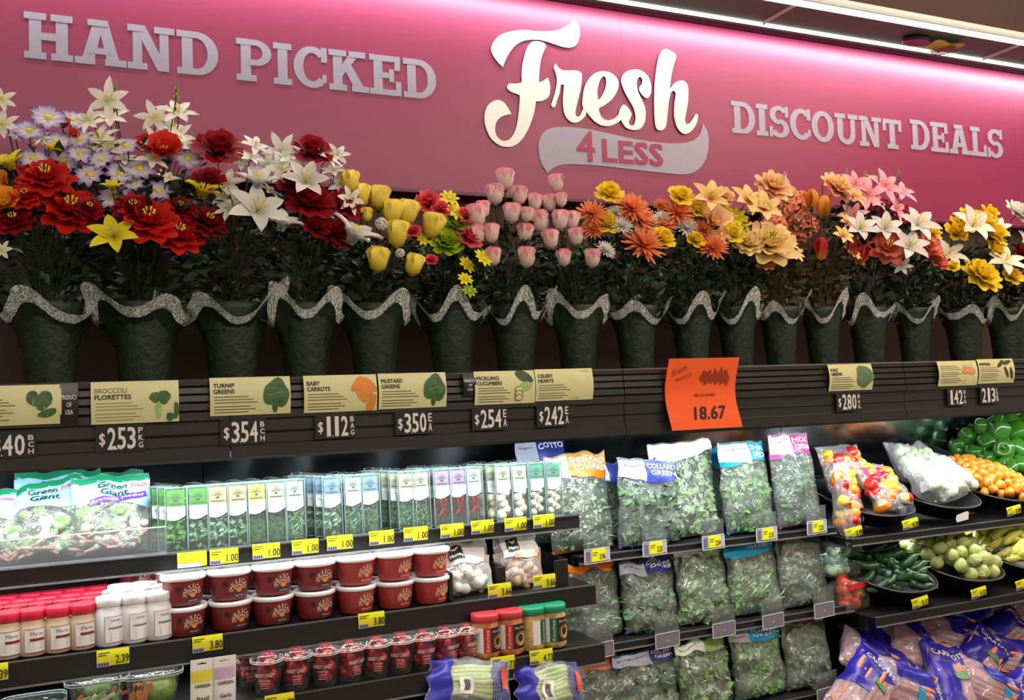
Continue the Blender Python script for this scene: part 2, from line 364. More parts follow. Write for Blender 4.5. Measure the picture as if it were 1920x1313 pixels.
a, b, c = at(860+955/3.5556, 20+1012/3.5556, SY), at(860+1352/3.5556, 20+1036/3.5556, SY), at(860+955/3.5556, 20+868/3.5556, SY)
text_fit(g, 'LESS', a.x, b.x, a.z-2.35, c.z-2.35, y=-.0052, bold=.008)
g.build('banner_text', M('banner_text_magenta', (150, 40, 84), .5, var=.02), sign)

# ---- lit valance above the sign
m_led = M('glowing_strip', (255, 250, 242), .5, emit=1.5, var=0)
val = thing('light_valance', 'long lit light valance with grey glossy underside above the magenta sign', 'light fixture', (0, 0, 3.205))
m_alu = M('grey_glossy_underside', (84, 116, 92), .5, metal=0, var=.05, vs=6, spec=.2)
for a, b in ((XL, 1.35), (1.355, 2.84), (2.845, 4.28), (4.285, XR)):
    G().box(a, b, 3.14, 3.385, .012, .03).build('underside_panel', m_alu, val)
m_frame = M('white_metal_frame', (225, 222, 215), .35, var=.02)
for x in (1.352, 2.842, 4.282):
    G().box(x-.004, x+.004, 3.13, 3.39, 0, .012).build('cross_bar', m_frame, val)
G().box(XL, XR, 3.365, 3.385, -.002, .012, bev=.003).build('rear_light_strip', m_led, val, label='glowing rear strip next to sign')
G().box(XL, XR, 3.115, 3.135, -.006, .016, bev=.003).build('front_light_strip', m_led, val, label='glowing front strip')
G().box(XL, XR, 3.11, 3.39, .031, .05).build('housing', m_frame, val)
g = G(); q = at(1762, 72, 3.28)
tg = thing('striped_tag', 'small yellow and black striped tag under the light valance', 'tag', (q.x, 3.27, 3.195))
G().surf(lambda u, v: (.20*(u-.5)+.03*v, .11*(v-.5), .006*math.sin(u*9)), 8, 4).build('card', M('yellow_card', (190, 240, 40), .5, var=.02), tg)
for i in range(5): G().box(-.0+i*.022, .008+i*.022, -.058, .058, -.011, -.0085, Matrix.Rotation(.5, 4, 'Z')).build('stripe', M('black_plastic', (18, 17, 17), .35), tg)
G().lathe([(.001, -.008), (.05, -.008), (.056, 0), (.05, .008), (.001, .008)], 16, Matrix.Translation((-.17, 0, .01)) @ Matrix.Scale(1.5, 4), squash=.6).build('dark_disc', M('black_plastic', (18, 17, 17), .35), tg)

# ================================================================== THE CASE
m_blk = M('black_case_metal', (19, 18, 18), .42, var=.1, vs=8)
m_rail = M('black_ribbed_rail', (36, 34, 29), .4, var=.08, vs=6)
m_top = M('canopy_top_board', (66, 50, 42), .7, var=.1)
case = thing('refrigerated_case', 'long black refrigerated produce case with ribbed canopy and shelves', 'display case', (0, 0, 0))
# canopy rail: ribbed profile, four lengths
prof = [(2.93, 1.622), (2.905, 1.622), (2.900, 1.617), (2.900, 1.603), (2.908, 1.600), (2.900, 1.596), (2.897, 1.580), (2.905, 1.577), (2.896, 1.573), (2.893, 1.556), (2.902, 1.553), (2.892, 1.549), (2.890, 1.530), (2.899, 1.527),
        (2.889, 1.523), (2.889, 1.500), (2.901, 1.496), (2.901, 1.462), (2.894, 1.458), (2.901, 1.454), (2.901, 1.425), (2.894, 1.421), (2.894, 1.385), (2.902, 1.377), (2.93, 1.377)]
KR = .9034
prof = [(y*KR, 1.55+(z-1.55)*KR) for y, z in prof]
def rail_seg(x0, x1):
    g = G(); vs = [(x0, y, z) for y, z in prof]+[(x1, y, z) for y, z in prof]; n = len(prof)
    g.add(vs, [(i, i+1, n+i+1, n+i) for i in range(n-1)]+[(n-1, 0, n, 2*n-1), tuple(range(n)), tuple(range(2*n-1, n-1, -1))]); return g
for a, b in ((XL, -.9), (-.897, .335), (.338, 1.57), (1.573, 2.80), (2.803, 4.03), (4.033, XR)):
    rail_seg(a, b).build('rail_length', m_rail, case)
G().box(XL, XR, 2.648, 3.44, 1.585, 1.605).build('canopy_top', m_top, case)
G().box(XL, XR, 2.648, 3.44, 1.418, 1.43).build('canopy_underside', m_blk, case)
G().box(XL, XR, 3.42, 3.455, .0, 1.585).build('case_back', m_blk, case)
G().box(XL, XR, 2.672, 2.70, 1.398, 1.417, bev=.003).build('lamp_tube', M('lamp_tube_white', (240, 246, 255), .4, emit=3, var=0), case)
m, t, b = nt('blue_grey_mirror'); b.inputs['Base Color'].default_value = (.74, .80, .90, 1); b.inputs['Metallic'].default_value = 1; b.inputs['Roughness'].default_value = .1
nn = t.nodes.new('ShaderNodeTexNoise'); nn.inputs['Scale'].default_value = 3; rr = t.nodes.new('ShaderNodeMapRange'); rr.inputs[3].default_value = .08; rr.inputs[4].default_value = .24
t.links.new(nn.outputs[0], rr.inputs[0]); t.links.new(rr.outputs[0], b.inputs['Roughness']); MATS['mirror'] = m
MR = Matrix.Translation((0, 3.39, 1.10)) @ Matrix.Rotation(math.radians(15), 4, 'X')
for a, b_ in ((XL, .335), (.34, 1.57), (1.575, 2.80), (2.805, 4.03), (4.035, XR)):
    G().box(a, b_, 0, .008, 0, .31, MR).build('mirror_panel', MATS['mirror'], case)
G().box(XL, XR, 2.35, 3.45, 0, .16).build('case_plinth', m_blk, case)
G().box(XL, XR, 2.28, 2.34, 0, .34, bev=.01).build('case_front', m_blk, case)
m_shelf = m_blk
m_lip = M('shelf_lip_light_edge', (150, 148, 150), .3, metal=.6)
def shelf(name, label, z, yf, x0, x1, sh):
    t_ = thing(name, label, 'shelf', (0, yf, z))
    G().box(x0, x1, .012, 3.41-yf, -.012, 0).build('tray', m_blk, t_)
    G().box(x0, x1, 0, .01, -sh, .004, bev=.002).build('price_channel', m_blk, t_)
    G().box(x0, x1, -.006, 0, -sh-.004, -sh+.001).build('lower_lip', m_lip, t_)
    G().box(x0, x1, -.004, 0, .0, .003).build('upper_lip', M('dark_lip', (90, 88, 90), .35, metal=.5), t_)
    for xx in [x0+.005]+[x for x in (.335,) if x0 < x < x1]+[x1-.005]:
        G().box(xx-.004, xx+.004, .05, 3.41-yf, -.06, -.012).build('bracket', m_blk, t_)
    return t_
shelf('shelf', 'black upper shelf carrying the herb packs and salad kits', 1.133, 2.775, XL, 1.475, .042)
shelf('shelf', 'black middle shelf carrying jars, salsa tubs and mushroom bags', .918, 2.68, XL, 1.475, .06)
shelf('shelf', 'black lower shelf carrying candied fruit cups and kimchi jars', .752, 2.60, XL, 1.455, .055)
shelf('shelf', 'black bottom shelf under the wrapped celery hearts', .54, 2.44, XL, 1.44, .05)
shelf('shelf', 'black ledge under the top row of bagged greens', .985, 2.82, 1.49, 2.62, .02)
shelf('shelf', 'black ledge under the second row of bagged greens', .70, 2.75, 1.49, 2.62, .02)
shelf('shelf', 'black ledge under the third row of bagged greens', .43, 2.67, 1.49, 2.62, .02)
shelf('shelf', 'black shelf under the upper produce bowls on the right', .942, 2.76, 2.64, XR, .022)
shelf('shelf', 'black shelf under the lower produce bowls on the right', .665, 2.66, 2.64, XR, .03)
# sloping carrot deck
G().box(2.45, XR, 0, .62, -.015, 0, Matrix.Translation((0, 2.38, .24)) @ Matrix.Rotation(math.radians(20), 4, 'X')).build('carrot_deck', m_blk, case)

# ================================================================== RAIL TAGS
m_card = M('cream_tag_card', (206, 206, 152), .45, var=.03)
m_ink = M('dark_ink', (52, 44, 34), .7, var=0); m_fade = M('faded_ink', (150, 146, 118), .7, var=0)
m_leaf = M('printed_leaf_green', (58, 96, 52), .6, var=.25, vs=60); m_leafl = M('printed_pale_green', (150, 180, 110), .6, var=.1)
m_pc = M('printed_carrot', (214, 130, 50), .6, var=.1); m_pd = M('printed_dark_green', (50, 72, 44), .6, var=.2)
m_tb = M('tag_black', (24, 23, 22), .35, var=.03); m_tw = M('tag_white_numeral', (214, 212, 205), .5, var=.02)
def bend(h, dep=.010): return lambda x, z, off=0: (x, -dep*math.sin(PI*min(1, max(0, z/h)))-off, z)
def rail_tag(l, t_, r_, b_, lines, pic, label, faded=False):
    p = at(l, b_+ (0), 2.604); q = at(r_, b_, 2.604); w = q.x-p.x; top = at(l, t_, 2.604).z; h = top-p.z
    o = thing('produce_tag', label, 'tag', (p.x, 2.606, p.z)); f = bend(h)
    G().surf(lambda u, v: f(u*w, v*h, 0), 2, 8).build('card', m_card, o, smooth=True)
    g = G(); n = len(lines)
    for i, s_ in enumerate(lines):
        zz = h*(.84-.155*i); ww = min(len(s_)*h*.088, w*.62)
        gg = g if not (faded and i == 0) else G()
        text_fit(gg, s_, w*.04, w*.04+ww, zz-h*.11, zz, fn=lambda x, z: f(x, z, .001), bold=h*.006)
        if gg is not g: gg.build('faded_title', m_fade, o)
    if g.v: g.build('title', m_ink, o)
    g = G(); z0 = h*(.84-.155*n)-.03*h
    k = 0
    while z0 > h*.08:
        ln = w*(.42+.14*((k*37) % 5)/5)
        g.surf(lambda u, v: f(w*.05+u*ln, z0-v*h*.022, .0008), 6, 1); z0 -= h*.075 if k % 3 != 2 else h*.105; k += 1
    g.build('small_print', m_fade if faded else M('small_print_grey', (104, 98, 74), .7, var=0), o)
    def pp(loops, mt, nm='picture', off=.0012):
        g2 = poly(G(), loops); g2.v = [f(v[0], min(max(v[2], 0), h), off) for v in g2.v]; g2.build(nm, mt, o)
    cx = w*.8; cz = h*.5
    if pic == 'leaf':
        for i, (dx, dz, rx, rz, ro) in enumerate(((-.1, .16, .06, .2, .3), (.0, .1, .07, .26, -.4), (.03, -.22, .09, .1, .3))):
            pp([blob(w*.84+dx*w, cz+dz*h, rx*w, rz*h, 16, .05, i, ro)], m_leaf, off=.0012+.0003*i)
            pp([[(w*.84+dx*w-.001, cz+(dz-rz*.8)*h), (w*.84+dx*w+.001, cz+(dz-rz*.8)*h), (w*.84+dx*w+.002, cz+(dz+rz*.6)*h)]], m_leafl, 'vein', .0026)
    elif pic == 'broccoli':
        for i, (dx, dz, rx, rz) in enumerate(((-.08, .1, .06, .13), (.03, .1, .07, .17), (-.04, -.2, .035, .2), (.1, -.38, .05, .1), (.17, -.22, .03, .2))):
            pp([blob(cx+dx*w, cz+dz*h, rx*w, rz*h, 16, .1, i)], m_leaf if i != 2 else m_leafl, off=.0012+.0003*i)
    elif pic == 'green':
        pp([blob(w*.82, cz+.05*h, w*.165, h*.38, 22, .1, 5)], m_leaf); pp([blob(w*.80, cz-.32*h, w*.035, h*.14, 12, .05, 2)], m_leaf, off=.0016)
        pp([[(w*.74, cz), (w*.94, cz+.12*h), (w*.74, cz+.02*h)]], m_leafl, 'vein', .002)
    elif pic == 'kale':
        pp([blob(w*.8, cz+.02*h, w*.2, h*.42, 26, .09, 8)], M('printed_kale', (84, 120, 84), .6, var=.25, vs=80))
    elif pic == 'carrot':
        for i, (dx, dz, ro) in enumerate(((-.07, .25, .9), (.1, .22, -.8), (-.02, -.05, -1.0), (.06, .05, -.9), (.12, -.3, 1.2))):
            pp([blob(w*.8+dx*w, cz+dz*h, h*.26, h*.11, 16, .03, i, ro)], m_pc, off=.0012+.0003*i)
    elif pic == 'cucumber':
        pp([blob(w*.82, h*.82, w*.16, h*.16, 16, .05, 3, -.5)], m_pd); pp([blob(w*.84, h*.52, w*.11, h*.14, 14, .03, 4, .2)], m_leafl, off=.0016)
        for i in range(3): pp([blob(w*.72, h*(.42-.12*i), w*.07, h*.1, 14, .0, 1)], m_pd, 'slice', .0014+.0006*i); pp([blob(w*.72, h*(.42-.12*i), w*.058, h*.08, 14, .0, 1)], m_card, 'slice', .0017+.0006*i)
    elif pic == 'celery':
        for i in range(3): pp([[(w*(.58+.06*i), h*.06), (w*(.63+.06*i), h*.06), (w*(.83+.05*i), h*.94), (w*(.79+.05*i), h*.94)]], M('printed_celery', (160, 178, 100), .6, var=.1), off=.0012+.0003*i)
    elif pic == 'bunch':
        pp([[(w*.62, h*.08), (w*.58, h*.55), (w*.66, h*.8), (w*.92, h*.7), (w*.94, h*.5)]], M('printed_carrot_bunch', (210, 148, 96), .6, var=.2, vs=90))
        for i in range(4): pp([[(w*(.62+.07*i), h*.7), (w*(.66+.07*i), h*.7), (w*(.7+.06*i), h*.96)]], m_leafl, 'carrot_top', .0015)
    elif pic == 'pepper':
        for i, (x, z, ro) in enumerate(((.62, .8, .6), (.76, .45, -1.1), (.9, .4, -1.35), (.8, .85, .2))): pp([blob(w*x, h*z, h*.26, h*.08, 14, .05, i, ro)], m_pd, off=.0012+.0003*i)
    return o
def usa(l, t_, r_, b_, label):
    p = at(l, b_, 2.606); q = at(r_, b_, 2.606); w = q.x-p.x; h = at(l, t_, 2.606).z-p.z
    o = thing('origin_tag', label, 'tag', (p.x, 2.6065, p.z)); f = bend(h)
    G().surf(lambda u, v: f(u*w, v*h, 0), 2, 8).build('card', m_tb, o, smooth=True)
    g = G()
    for s_, z, k in (('PRODUCT', .6, .84), ('OF', .42, .28), ('USA', .24, .42)): text_fit(g, s_, w*(.5-k/2), w*(.5+k/2), h*z, h*(z+.11), fn=lambda x, z_: f(x, z_, .001), bold=.0004)
    g.build('lettering', m_tw, o)
usa(113, 719, 147, 797, 'small black product of USA tag beside the leaf tag at the rail end')
usa(868, 700, 892, 744, 'small black product of USA tag left of the pickling cucumbers tag')
rail_tag(-95, 726, 116, 803, ['COLLARD'], 'leaf', 'cream tag with leaf picture cut off by the left edge')
rail_tag(171, 717, 336, 797, ['BROCCOLI', 'FLORETTES'], 'broccoli', 'cream rail tag reading broccoli florettes', True)
rail_tag(394, 709, 545, 781, ['TURNIP', 'GREENS'], 'green', 'cream rail tag reading turnip greens')
rail_tag(570, 705, 707, 775, ['BABY', 'CARROTS'], 'carrot', 'cream rail tag reading baby carrots with orange picture')
rail_tag(710, 701, 837, 768, ['MUSTARD', 'GREENS'], 'green', 'cream rail tag reading mustard greens with dark leaf')
rail_tag(890, 697, 1003, 760, ['PICKLING', 'CUCUMBERS'], 'cucumber', 'cream rail tag reading pickling cucumbers')
rail_tag(1004, 693, 1112, 753, ['CELERY', 'HEARTS'], 'celery', 'cream rail tag reading celery hearts')
rail_tag(1554, 684, 1636, 734, ['KALE', 'GREENS'], 'kale', 'cream rail tag reading kale greens')
rail_tag(1759, 678, 1832, 725, [], 'bunch', 'cream rail tag with carrot bunch picture and no readable title')
rail_tag(1834, 674, 1901, 720, ['', 'PEPPERS'][1:], 'pepper', 'cream rail tag reading peppers with dark pepper picture')
def rail_price(l, t_, r_, b_, txt, unit, label):
    p = at(l, b_, 2.6065); q = at(r_, b_, 2.6065); w = q.x-p.x; h = at(l, t_, 2.6065).z-p.z
    o = thing('price_marker', label, 'price', (p.x, 2.609, p.z))
    G().box(-w*.08, w*1.04, 0, .003, -h*.1, h*1.12).build('plate', m_tb, o)
    g = G(); x0 = 0
    if txt[0] == '$': text_fit(g, '$', 0, w*.13, h*.14, h*.74, y=-.001, bold=.0008); x0 = w*.17; txt = txt[1:]
    for i, c in enumerate((txt[0], txt[2], txt[3])):
        ww = (w*.84-x0)/3; xx = x0+ww*i+(ww*.08 if c != '1' else ww*.3); text_fit(g, c, xx, xx+ww*(.8 if c != '1' else .4), 0, h*.96, y=-.001, bold=.0018)
    g.box(x0+(w*.84-x0)/3*.98, x0+(w*.84-x0)/3*1.06, -.0015, 0, -h*.02, h*.07)
    n = len(unit)
    for i, c in enumerate(unit): text_fit(g, c, w*.89, w*.99, h*(1-(i+1)/n)+.002, h*(1-i/n)-.003, y=-.001, bold=.0008)
    g.build('numerals', m_tw, o)
RP = {'$3.40': 'three forty', '$2.53': 'two fifty-three', '$3.54': 'three fifty-four', '$1.12': 'one twelve', '$3.50': 'three fifty', '$2.54': 'two fifty-four', '$2.42': 'two forty-two', '$2.80': 'two eighty', '1.42': 'one forty-two', '2.13': 'two thirteen'}
for a in ((-38, 818, 64, 858, '$3.40', 'BCH'), (186, 803, 269, 845, '$2.53', 'PKG'), (420, 792, 497, 832, '$3.54', 'BCH'), (597, 782, 665, 820, '$1.12', 'BAG'), (747, 776, 811, 813, '$3.50', 'EA'),
          (891, 769, 951, 804, '$2.54', 'EA'), (1012, 763, 1067, 798, '$2.42', 'EA'), (1573, 740, 1614, 769, '$2.80', 'BAG'), (1781, 732, 1812, 759, '1.42', 'BAG'), (1842, 728, 1873, 755, '2.13', 'LB')):
    rail_price(*a, 'white rail price reading %s %s on black plate' % (RP[a[4]], {'BCH': 'per bunch', 'PKG': 'per package', 'BAG': 'per bag', 'EA': 'each', 'LB': 'per pound'}[a[5]]))
# orange poster hung over the rail
p = at(1258, 808, 2.588); q = at(1390, 804, 2.588); w = q.x-p.x; h = at(1254, 673, 2.588).z-p.z
o = thing('price_poster', 'orange paper price poster reading silk flowers 18.67 hung over the rail', 'sign', (p.x, 2.590, p.z))
f = lambda x, z, off=0: (x-.008*math.sin(PI*z/h), -.012*math.cos(z/h*5+.6)-off, z)
G().surf(lambda u, v: f(u*w, v*h, 0), 3, 14).surf(lambda u, v: (lambda c: (c[0], c[1]+.0008, c[2]))(f(w-u*w, v*h, 0)), 3, 14).build('paper', M('fluorescent_orange_paper', (238, 92, 30), .75, var=.03), o, smooth=True)
m_pi = M('poster_ink', (40, 16, 8), .7, var=0); m_po = M('poster_brown_ink', (150, 50, 18), .7, var=0)
g = G(); text_fit(g, '18.67', w*.36, w*.80, h*.13, h*.31, fn=lambda x, z: f(x, z, .001), shear=.25, bold=.0022); g.build('price_text', m_pi, o)
g = G(); text_fit(g, 'SILK FLOWERS', w*.40, w*.70, h*.455, h*.495, fn=lambda x, z: f(x, z, .001), shear=.2, bold=.0006); g.build('item_text', m_po, o)
g = G()
for s_, x0, z0, ln, hh in (('Fresh', .08, .74, .2, .1), ('PRODUCE', .14, .66, .22, .055)):
    vs, fs, a, b, c, d = text_geo(s_)
    g.add([f(w*x0+(v[0]-a)/(b-a)*w*ln*.93-(v[1]-c)/(d-c)*.002, h*z0+(v[1]-c)/(d-c)*h*hh+(v[0]-a)/(b-a)*h*.09, .001) for v in vs], fs)
g.build('store_mark', m_po, o)
g = G(); rr = random.Random(3)
for i in range(15):
    x = w*(.5+.026*i); z = h*(.72+.04*math.sin(i*2.1)); g2 = poly(G(), [blob(x, z, w*.03, h*(.05+.05*rr.random()), 12, .15, i)]); g.add([f(v[0], v[2], .001+.0001*i) for v in g2.v], g2.f)
g.build('vegetable_sketch', m_po, o)

# ================================================================== FLOWERS
def petal(g, phi, L, Wd, elev, curl, cup=.1, shape='round', nu=2, nv=4, z0=0, r0=.0, wav=0):
    ca, sa = math.cos(phi), math.sin(phi)
    pts = []; r, z = r0, z0
    for j in range(nv+1):
        t = j/nv; a = elev+curl*t
        if j: r += L/nv*math.cos(a); z += L/nv*math.sin(a)
        if shape == 'round': wd = Wd*(.25+.75*math.sin(PI*min(1, t*.75+.08)))*(1 if t < 1 else .62)
        elif shape == 'point': wd = Wd*(math.sin(PI*min(1, .12+t*.88)))**.8+.01
        else: wd = Wd*(.5+.5*t)*(1 if t < 1 else .75)
        pts.append((r, z, wd, a, t))
    vs = []; uv = []
    for r, z, wd, a, t in pts:
        for i in range(nu+1):
            s = (i/nu-.5)*2; y = s*wd*.5
            o = cup*Wd*(s*s)+wav*math.sin(7*t+s*3+phi*5)*.03
            x = r-o*math.sin(a); zz = z+o*math.cos(a)
            vs.append((x*ca-y*sa, x*sa+y*ca, zz)); uv.append(((s+1)/2, t))
    n = nu+1
    g.add(vs, [(j*n+i, j*n+i+1, (j+1)*n+i+1, (j+1)*n+i) for j in range(nv) for i in range(nu)], None, uv)
def rings(spec, shape='round', seed=0, wav=0, nv=4, nu=2):
    g = G(); rr = random.Random(seed)
    for n, L, Wd, el, cu, cup in spec:
        off = rr.random()*6
        for i in range(n): petal(g, off+2*PI*i/n+rr.uniform(-.1, .1), L*rr.uniform(.9, 1.08), Wd, el+rr.uniform(-.08, .08), cu, cup, shape, wav=wav, nv=nv, nu=nu)
    return g
def stamens(g, n, L, r=.02, sp=.25):
    for i in range(n):
        a = 2*PI*i/n; g.tube([(0, 0, .1), (math.cos(a)*sp*.5, math.sin(a)*sp*.5, L*.6), (math.cos(a)*sp, math.sin(a)*sp, L)], r, 3, taper=[.6, .6, 1.6])
FG = {}
def fgeo(kind):
    if kind in FG: return FG[kind]
    if kind == 'star': g = rings([(6, 1.05, .42, .55, -.75, .12)], 'point', 1); c = G(); stamens(c, 3, .45, .025, .1)
    elif kind == 'lily': g = rings([(6, 1.55, .72, 1.35, -1.35, .18)], 'point', 2, nv=6); c = G(); stamens(c, 5, .95, .025, .2)
    elif kind == 'openlily': g = rings([(6, 1.2, .55, 1.0, -1.15, .15)], 'point', 3, nv=6); c = G(); stamens(c, 5, .7, .025, .22)
    elif kind == 'bud':
        g = G()
        for k in range(3): petal(g, k*2*PI/3, 1.7, 1.75, 1.02, .75, .3, 'cup', nu=4, nv=6, r0=.16)
        for k in range(3): petal(g, k*2*PI/3+1.05, 1.75, 1.6, .95, .75+.1*k, .27, 'cup', nu=4, nv=6, r0=.2)
        g.lathe([(.15, .0), (.52, .3), (.66, .8), (.56, 1.25), (.2, 1.5)], 10)
        c = rings([(5, .75, .28, .9, .45, .1)], 'point', 4)
        c.lathe([(.05, -.2), (.16, -.02), (.2, .1)], 8)
    elif kind == 'rose': g = rings([(7, 1.05, .85, .35, -.1, .15), (7, .95, .8, .75, .1, .2), (6, .85, .65, 1.05, .3, .25), (5, .75, .5, 1.25, .4, .3), (3, .6, .4, 1.4, .3, .35)], 'cup', 5, wav=.5); c = G(); c.lathe([(.05, -.2), (.2, -.02), (.25, .05)], 8)
    elif kind == 'peony': g = rings([(9, 1.05, .6, .02, .1, .12), (9, .95, .55, .35, .1, .15), (8, .8, .5, .65, .2, .2), (8, .62, .42, .95, .3, .22), (6, .42, .35, 1.2, .3, .25)], 'round', 6, wav=.8); c = G(); stamens(c, 7, .62, .03, .18)
    elif kind == 'ruffle': g = rings([(9, 1.0, .6, -.1, .3, .1), (10, .9, .5, .3, .3, .2), (10, .8, .45, .6, .4, .2), (10, .65, .4, .9, .4, .2), (8, .5, .3, 1.2, .4, .2)], 'cup', 7, wav=1.6); c = G(); c.lathe([(.05, -.2), (.2, -.02), (.25, .05)], 8)
    elif kind == 'mum': g = rings([(17, 1.05, .17, -.12, .25, .25), (15, 1.0, .16, .15, .25, .25), (14, .88, .15, .42, .3, .25), (12, .7, .14, .75, .3, .25), (9, .48, .12, 1.1, .3, .2)], 'round', 8, nv=3); c = G(); c.lathe([(.05, -.2), (.2, -.02), (.25, .05)], 8)
    elif kind == 'daisy': g = rings([(9, .95, .42, .3, -.35, .1)], 'round', 9, nv=3); c = G(); c.lathe([(.02, .0), (.2, .02), (.2, .1), (.1, .16), (.01, .17)], 8)
    elif kind == 'poppy': g = rings([(6, 1.1, 1.0, .65, .1, .2), (5, .8, .7, .95, .2, .2)], 'cup', 10, wav=.8); c = G(); stamens(c, 7, .5, .03, .2)
    elif kind == 'tulip': g = rings([(3, 1.6, 1.1, 1.15, .5, .3), (3, 1.7, 1.0, 1.05, .6, .3)], 'round', 11, nu=4, nv=6); c = G(); c.lathe([(.05, -.2), (.2, -.02), (.25, .05)], 8)
    elif kind == 'cluster':
        g = G(); c = G(); rr = random.Random(4)
        for i in range(34):
            z = 1-1.35*(i+.5)/34; a = i*2.4; r = math.sqrt(max(0, 1-z*z)); d = Vector((r*math.cos(a), r*math.sin(a), z))
            Mx = Matrix.Translation(d*.72) @ d.to_track_quat('Z', 'Y').to_matrix().to_4x4() @ Matrix.Scale(.3, 4)
            h_ = G()
            for k in range(4): petal(h_, k*PI/2+rr.random(), 1, .9, .25, .1, .1, 'round', nv=2)
            g.merge(h_, Mx)
            if i % 3 == 0: c.lathe([(.01, .0), (.03, .02), (.005, .04)], 5, Matrix.Translation(d*.74) @ d.to_track_quat('Z', 'Y').to_matrix().to_4x4())
    elif kind == 'spike':
        g = G(); c = G(); c.tube([(0, 0, -1.4), (0, 0, 0), (.05, 0, 1)], .045, 4, taper=[1, 1, .3])
        for i in range(18):
            t = i/18; a = i*2.4; p_ = Vector((math.cos(a)*.2*(1-t*.6), math.sin(a)*.2*(1-t*.6), -.5+1.45*t)); g.lathe([(.01, -.14), (.1*(1.1-t), 0), (.01, .14)], 5, Matrix.Translation(p_))
    FG[kind] = (g, c); return FG[kind]
PC = {  # base, mid, tip
 'white': ((228, 226, 170), (240, 240, 224), (248, 246, 236)), 'cwhite': ((214, 220, 170), (236, 238, 232), (250, 250, 246)), 'gwhite': ((200, 205, 190), (226, 228, 222), (240, 240, 234)),
 'yellow': ((206, 178, 30), (244, 214, 40), (252, 224, 50)), 'lemon': ((236, 206, 60), (250, 224, 84), (252, 234, 104)), 'syellow': ((190, 180, 20), (238, 226, 30), (246, 238, 60)),
 'orange': ((220, 120, 20), (240, 150, 24), (250, 170, 40)), 'mumo': ((206, 96, 50), (238, 132, 74), (250, 168, 112)), 'red': ((130, 12, 10), (204, 30, 22), (222, 44, 34)), 'dred': ((70, 6, 10), (140, 14, 26), (168, 22, 36)),
 'purple': ((226, 226, 200), (226, 218, 234), (86, 46, 156)), 'coral': ((180, 30, 50), (222, 60, 76), (240, 100, 108)), 'cpeony': ((240, 200, 130), (236, 150, 120), (206, 50, 66)),
 'pink': ((246, 232, 220), (246, 216, 208), (240, 160, 174)), 'lpink': ((214, 110, 134), (236, 170, 184), (246, 208, 212)), 'magenta': ((120, 14, 44), (176, 34, 74), (206, 66, 104)),
 'peach': ((226, 120, 70), (246, 190, 130), (250, 214, 164)), 'cream': ((214, 120, 70), (246, 212, 130), (250, 228, 168)), 'hyd': ((214, 100, 70), (236, 140, 100), (246, 176, 140)), 'lime': ((90, 130, 14), (146, 186, 24), (184, 214, 50)), 'tulipo': ((150, 110, 30), (226, 140, 50), (236, 160, 60)), 'tulipr': ((226, 150, 60), (196, 50, 50), (186, 34, 54))}
m_yel = M('stamen_yellow', (220, 200, 60), .6); m_sep = M('sepal_green', (44, 62, 30), .6, var=.2); m_bloomy = M('yellow_eye', (200, 190, 60), .6)
FM = {}
FN = {'star': 'star_lily', 'lily': 'trumpet_lily', 'openlily': 'open_lily', 'bud': 'rosebud', 'rose': 'rose', 'peony': 'peony', 'ruffle': 'ruffled_bloom', 'mum': 'chrysanthemum', 'daisy': 'daisy', 'poppy': 'poppy', 'tulip': 'tulip', 'cluster': 'blossom_cluster', 'spike': 'bud_spike'}
CN = {'white': 'white', 'cwhite': 'white', 'gwhite': 'white', 'yellow': 'golden yellow', 'lemon': 'pale yellow', 'syellow': 'bright yellow', 'orange': 'orange', 'mumo': 'orange', 'red': 'red', 'dred': 'dark red', 'purple': 'purple and white', 'coral': 'coral', 'cpeony': 'coral and cream', 'pink': 'pale pink', 'lpink': 'pink', 'magenta': 'magenta', 'peach': 'peach', 'cream': 'cream', 'hyd': 'salmon', 'lime': 'lime green', 'tulipo': 'orange', 'tulipr': 'red and yellow'}
def flower(parent, origin, kind, col, pos, size, face):
    k = (kind, col)
    if k not in FM:
        g, c = fgeo(kind)
        cm = m_sep if kind in ('bud', 'rose', 'ruffle', 'mum', 'tulip', 'spike') else m_yel
        FM[k] = (g.mesh(FN[kind], petal_mat('petal_'+col, *PC[col])), c.mesh('flower_centre', cm))
    a, b = FM[k]
    q = Vector(face).normalized().to_track_quat('Z', 'Y') @ Euler((0, 0, R.random()*6)).to_quaternion()
    o = link(FN[kind], a, parent, Vector(pos)-origin, q.to_euler(), size, label='%s silk %s' % (CN[col], FN[kind].replace('_', ' ')))
    link('sepals' if FM[k][1].materials[0] == m_sep else 'stamens', b, o)
    return o
LACE = lace_mat()
m_pot = M('mossy_green_pot', (16, 38, 23), .55, var=.5, vs=26, bump=.5, bs=50)
m_wrap = M('green_pot_wrap', (16, 36, 24), .45, var=.3, vs=14, bump=.4, bs=30)
m_fol = M('dark_silk_foliage', (32, 52, 32), .5, var=.3, vs=12, island=.5); m_fol2 = M('brown_green_foliage', (70, 64, 34), .55, var=.3, island=.45); m_fol3 = M('bright_green_foliage', (54, 104, 40), .5, var=.3, island=.4)
def leaf_card(g, p, d, L, wd, roll=0, bendk=.25):
    d = Vector(d).normalized(); s = d.orthogonal().normalized(); s.rotate(Matrix.Rotation(roll, 3, d)); n = d.cross(s)
    p = Vector(p); m = p+d*L*.5+n*L*bendk*.3; e = p+d*L
    g.add([p, m+s*wd, m-n*wd*.35, m-s*wd, e], [(0, 1, 2), (0, 2, 3), (1, 4, 2), (2, 4, 3)])
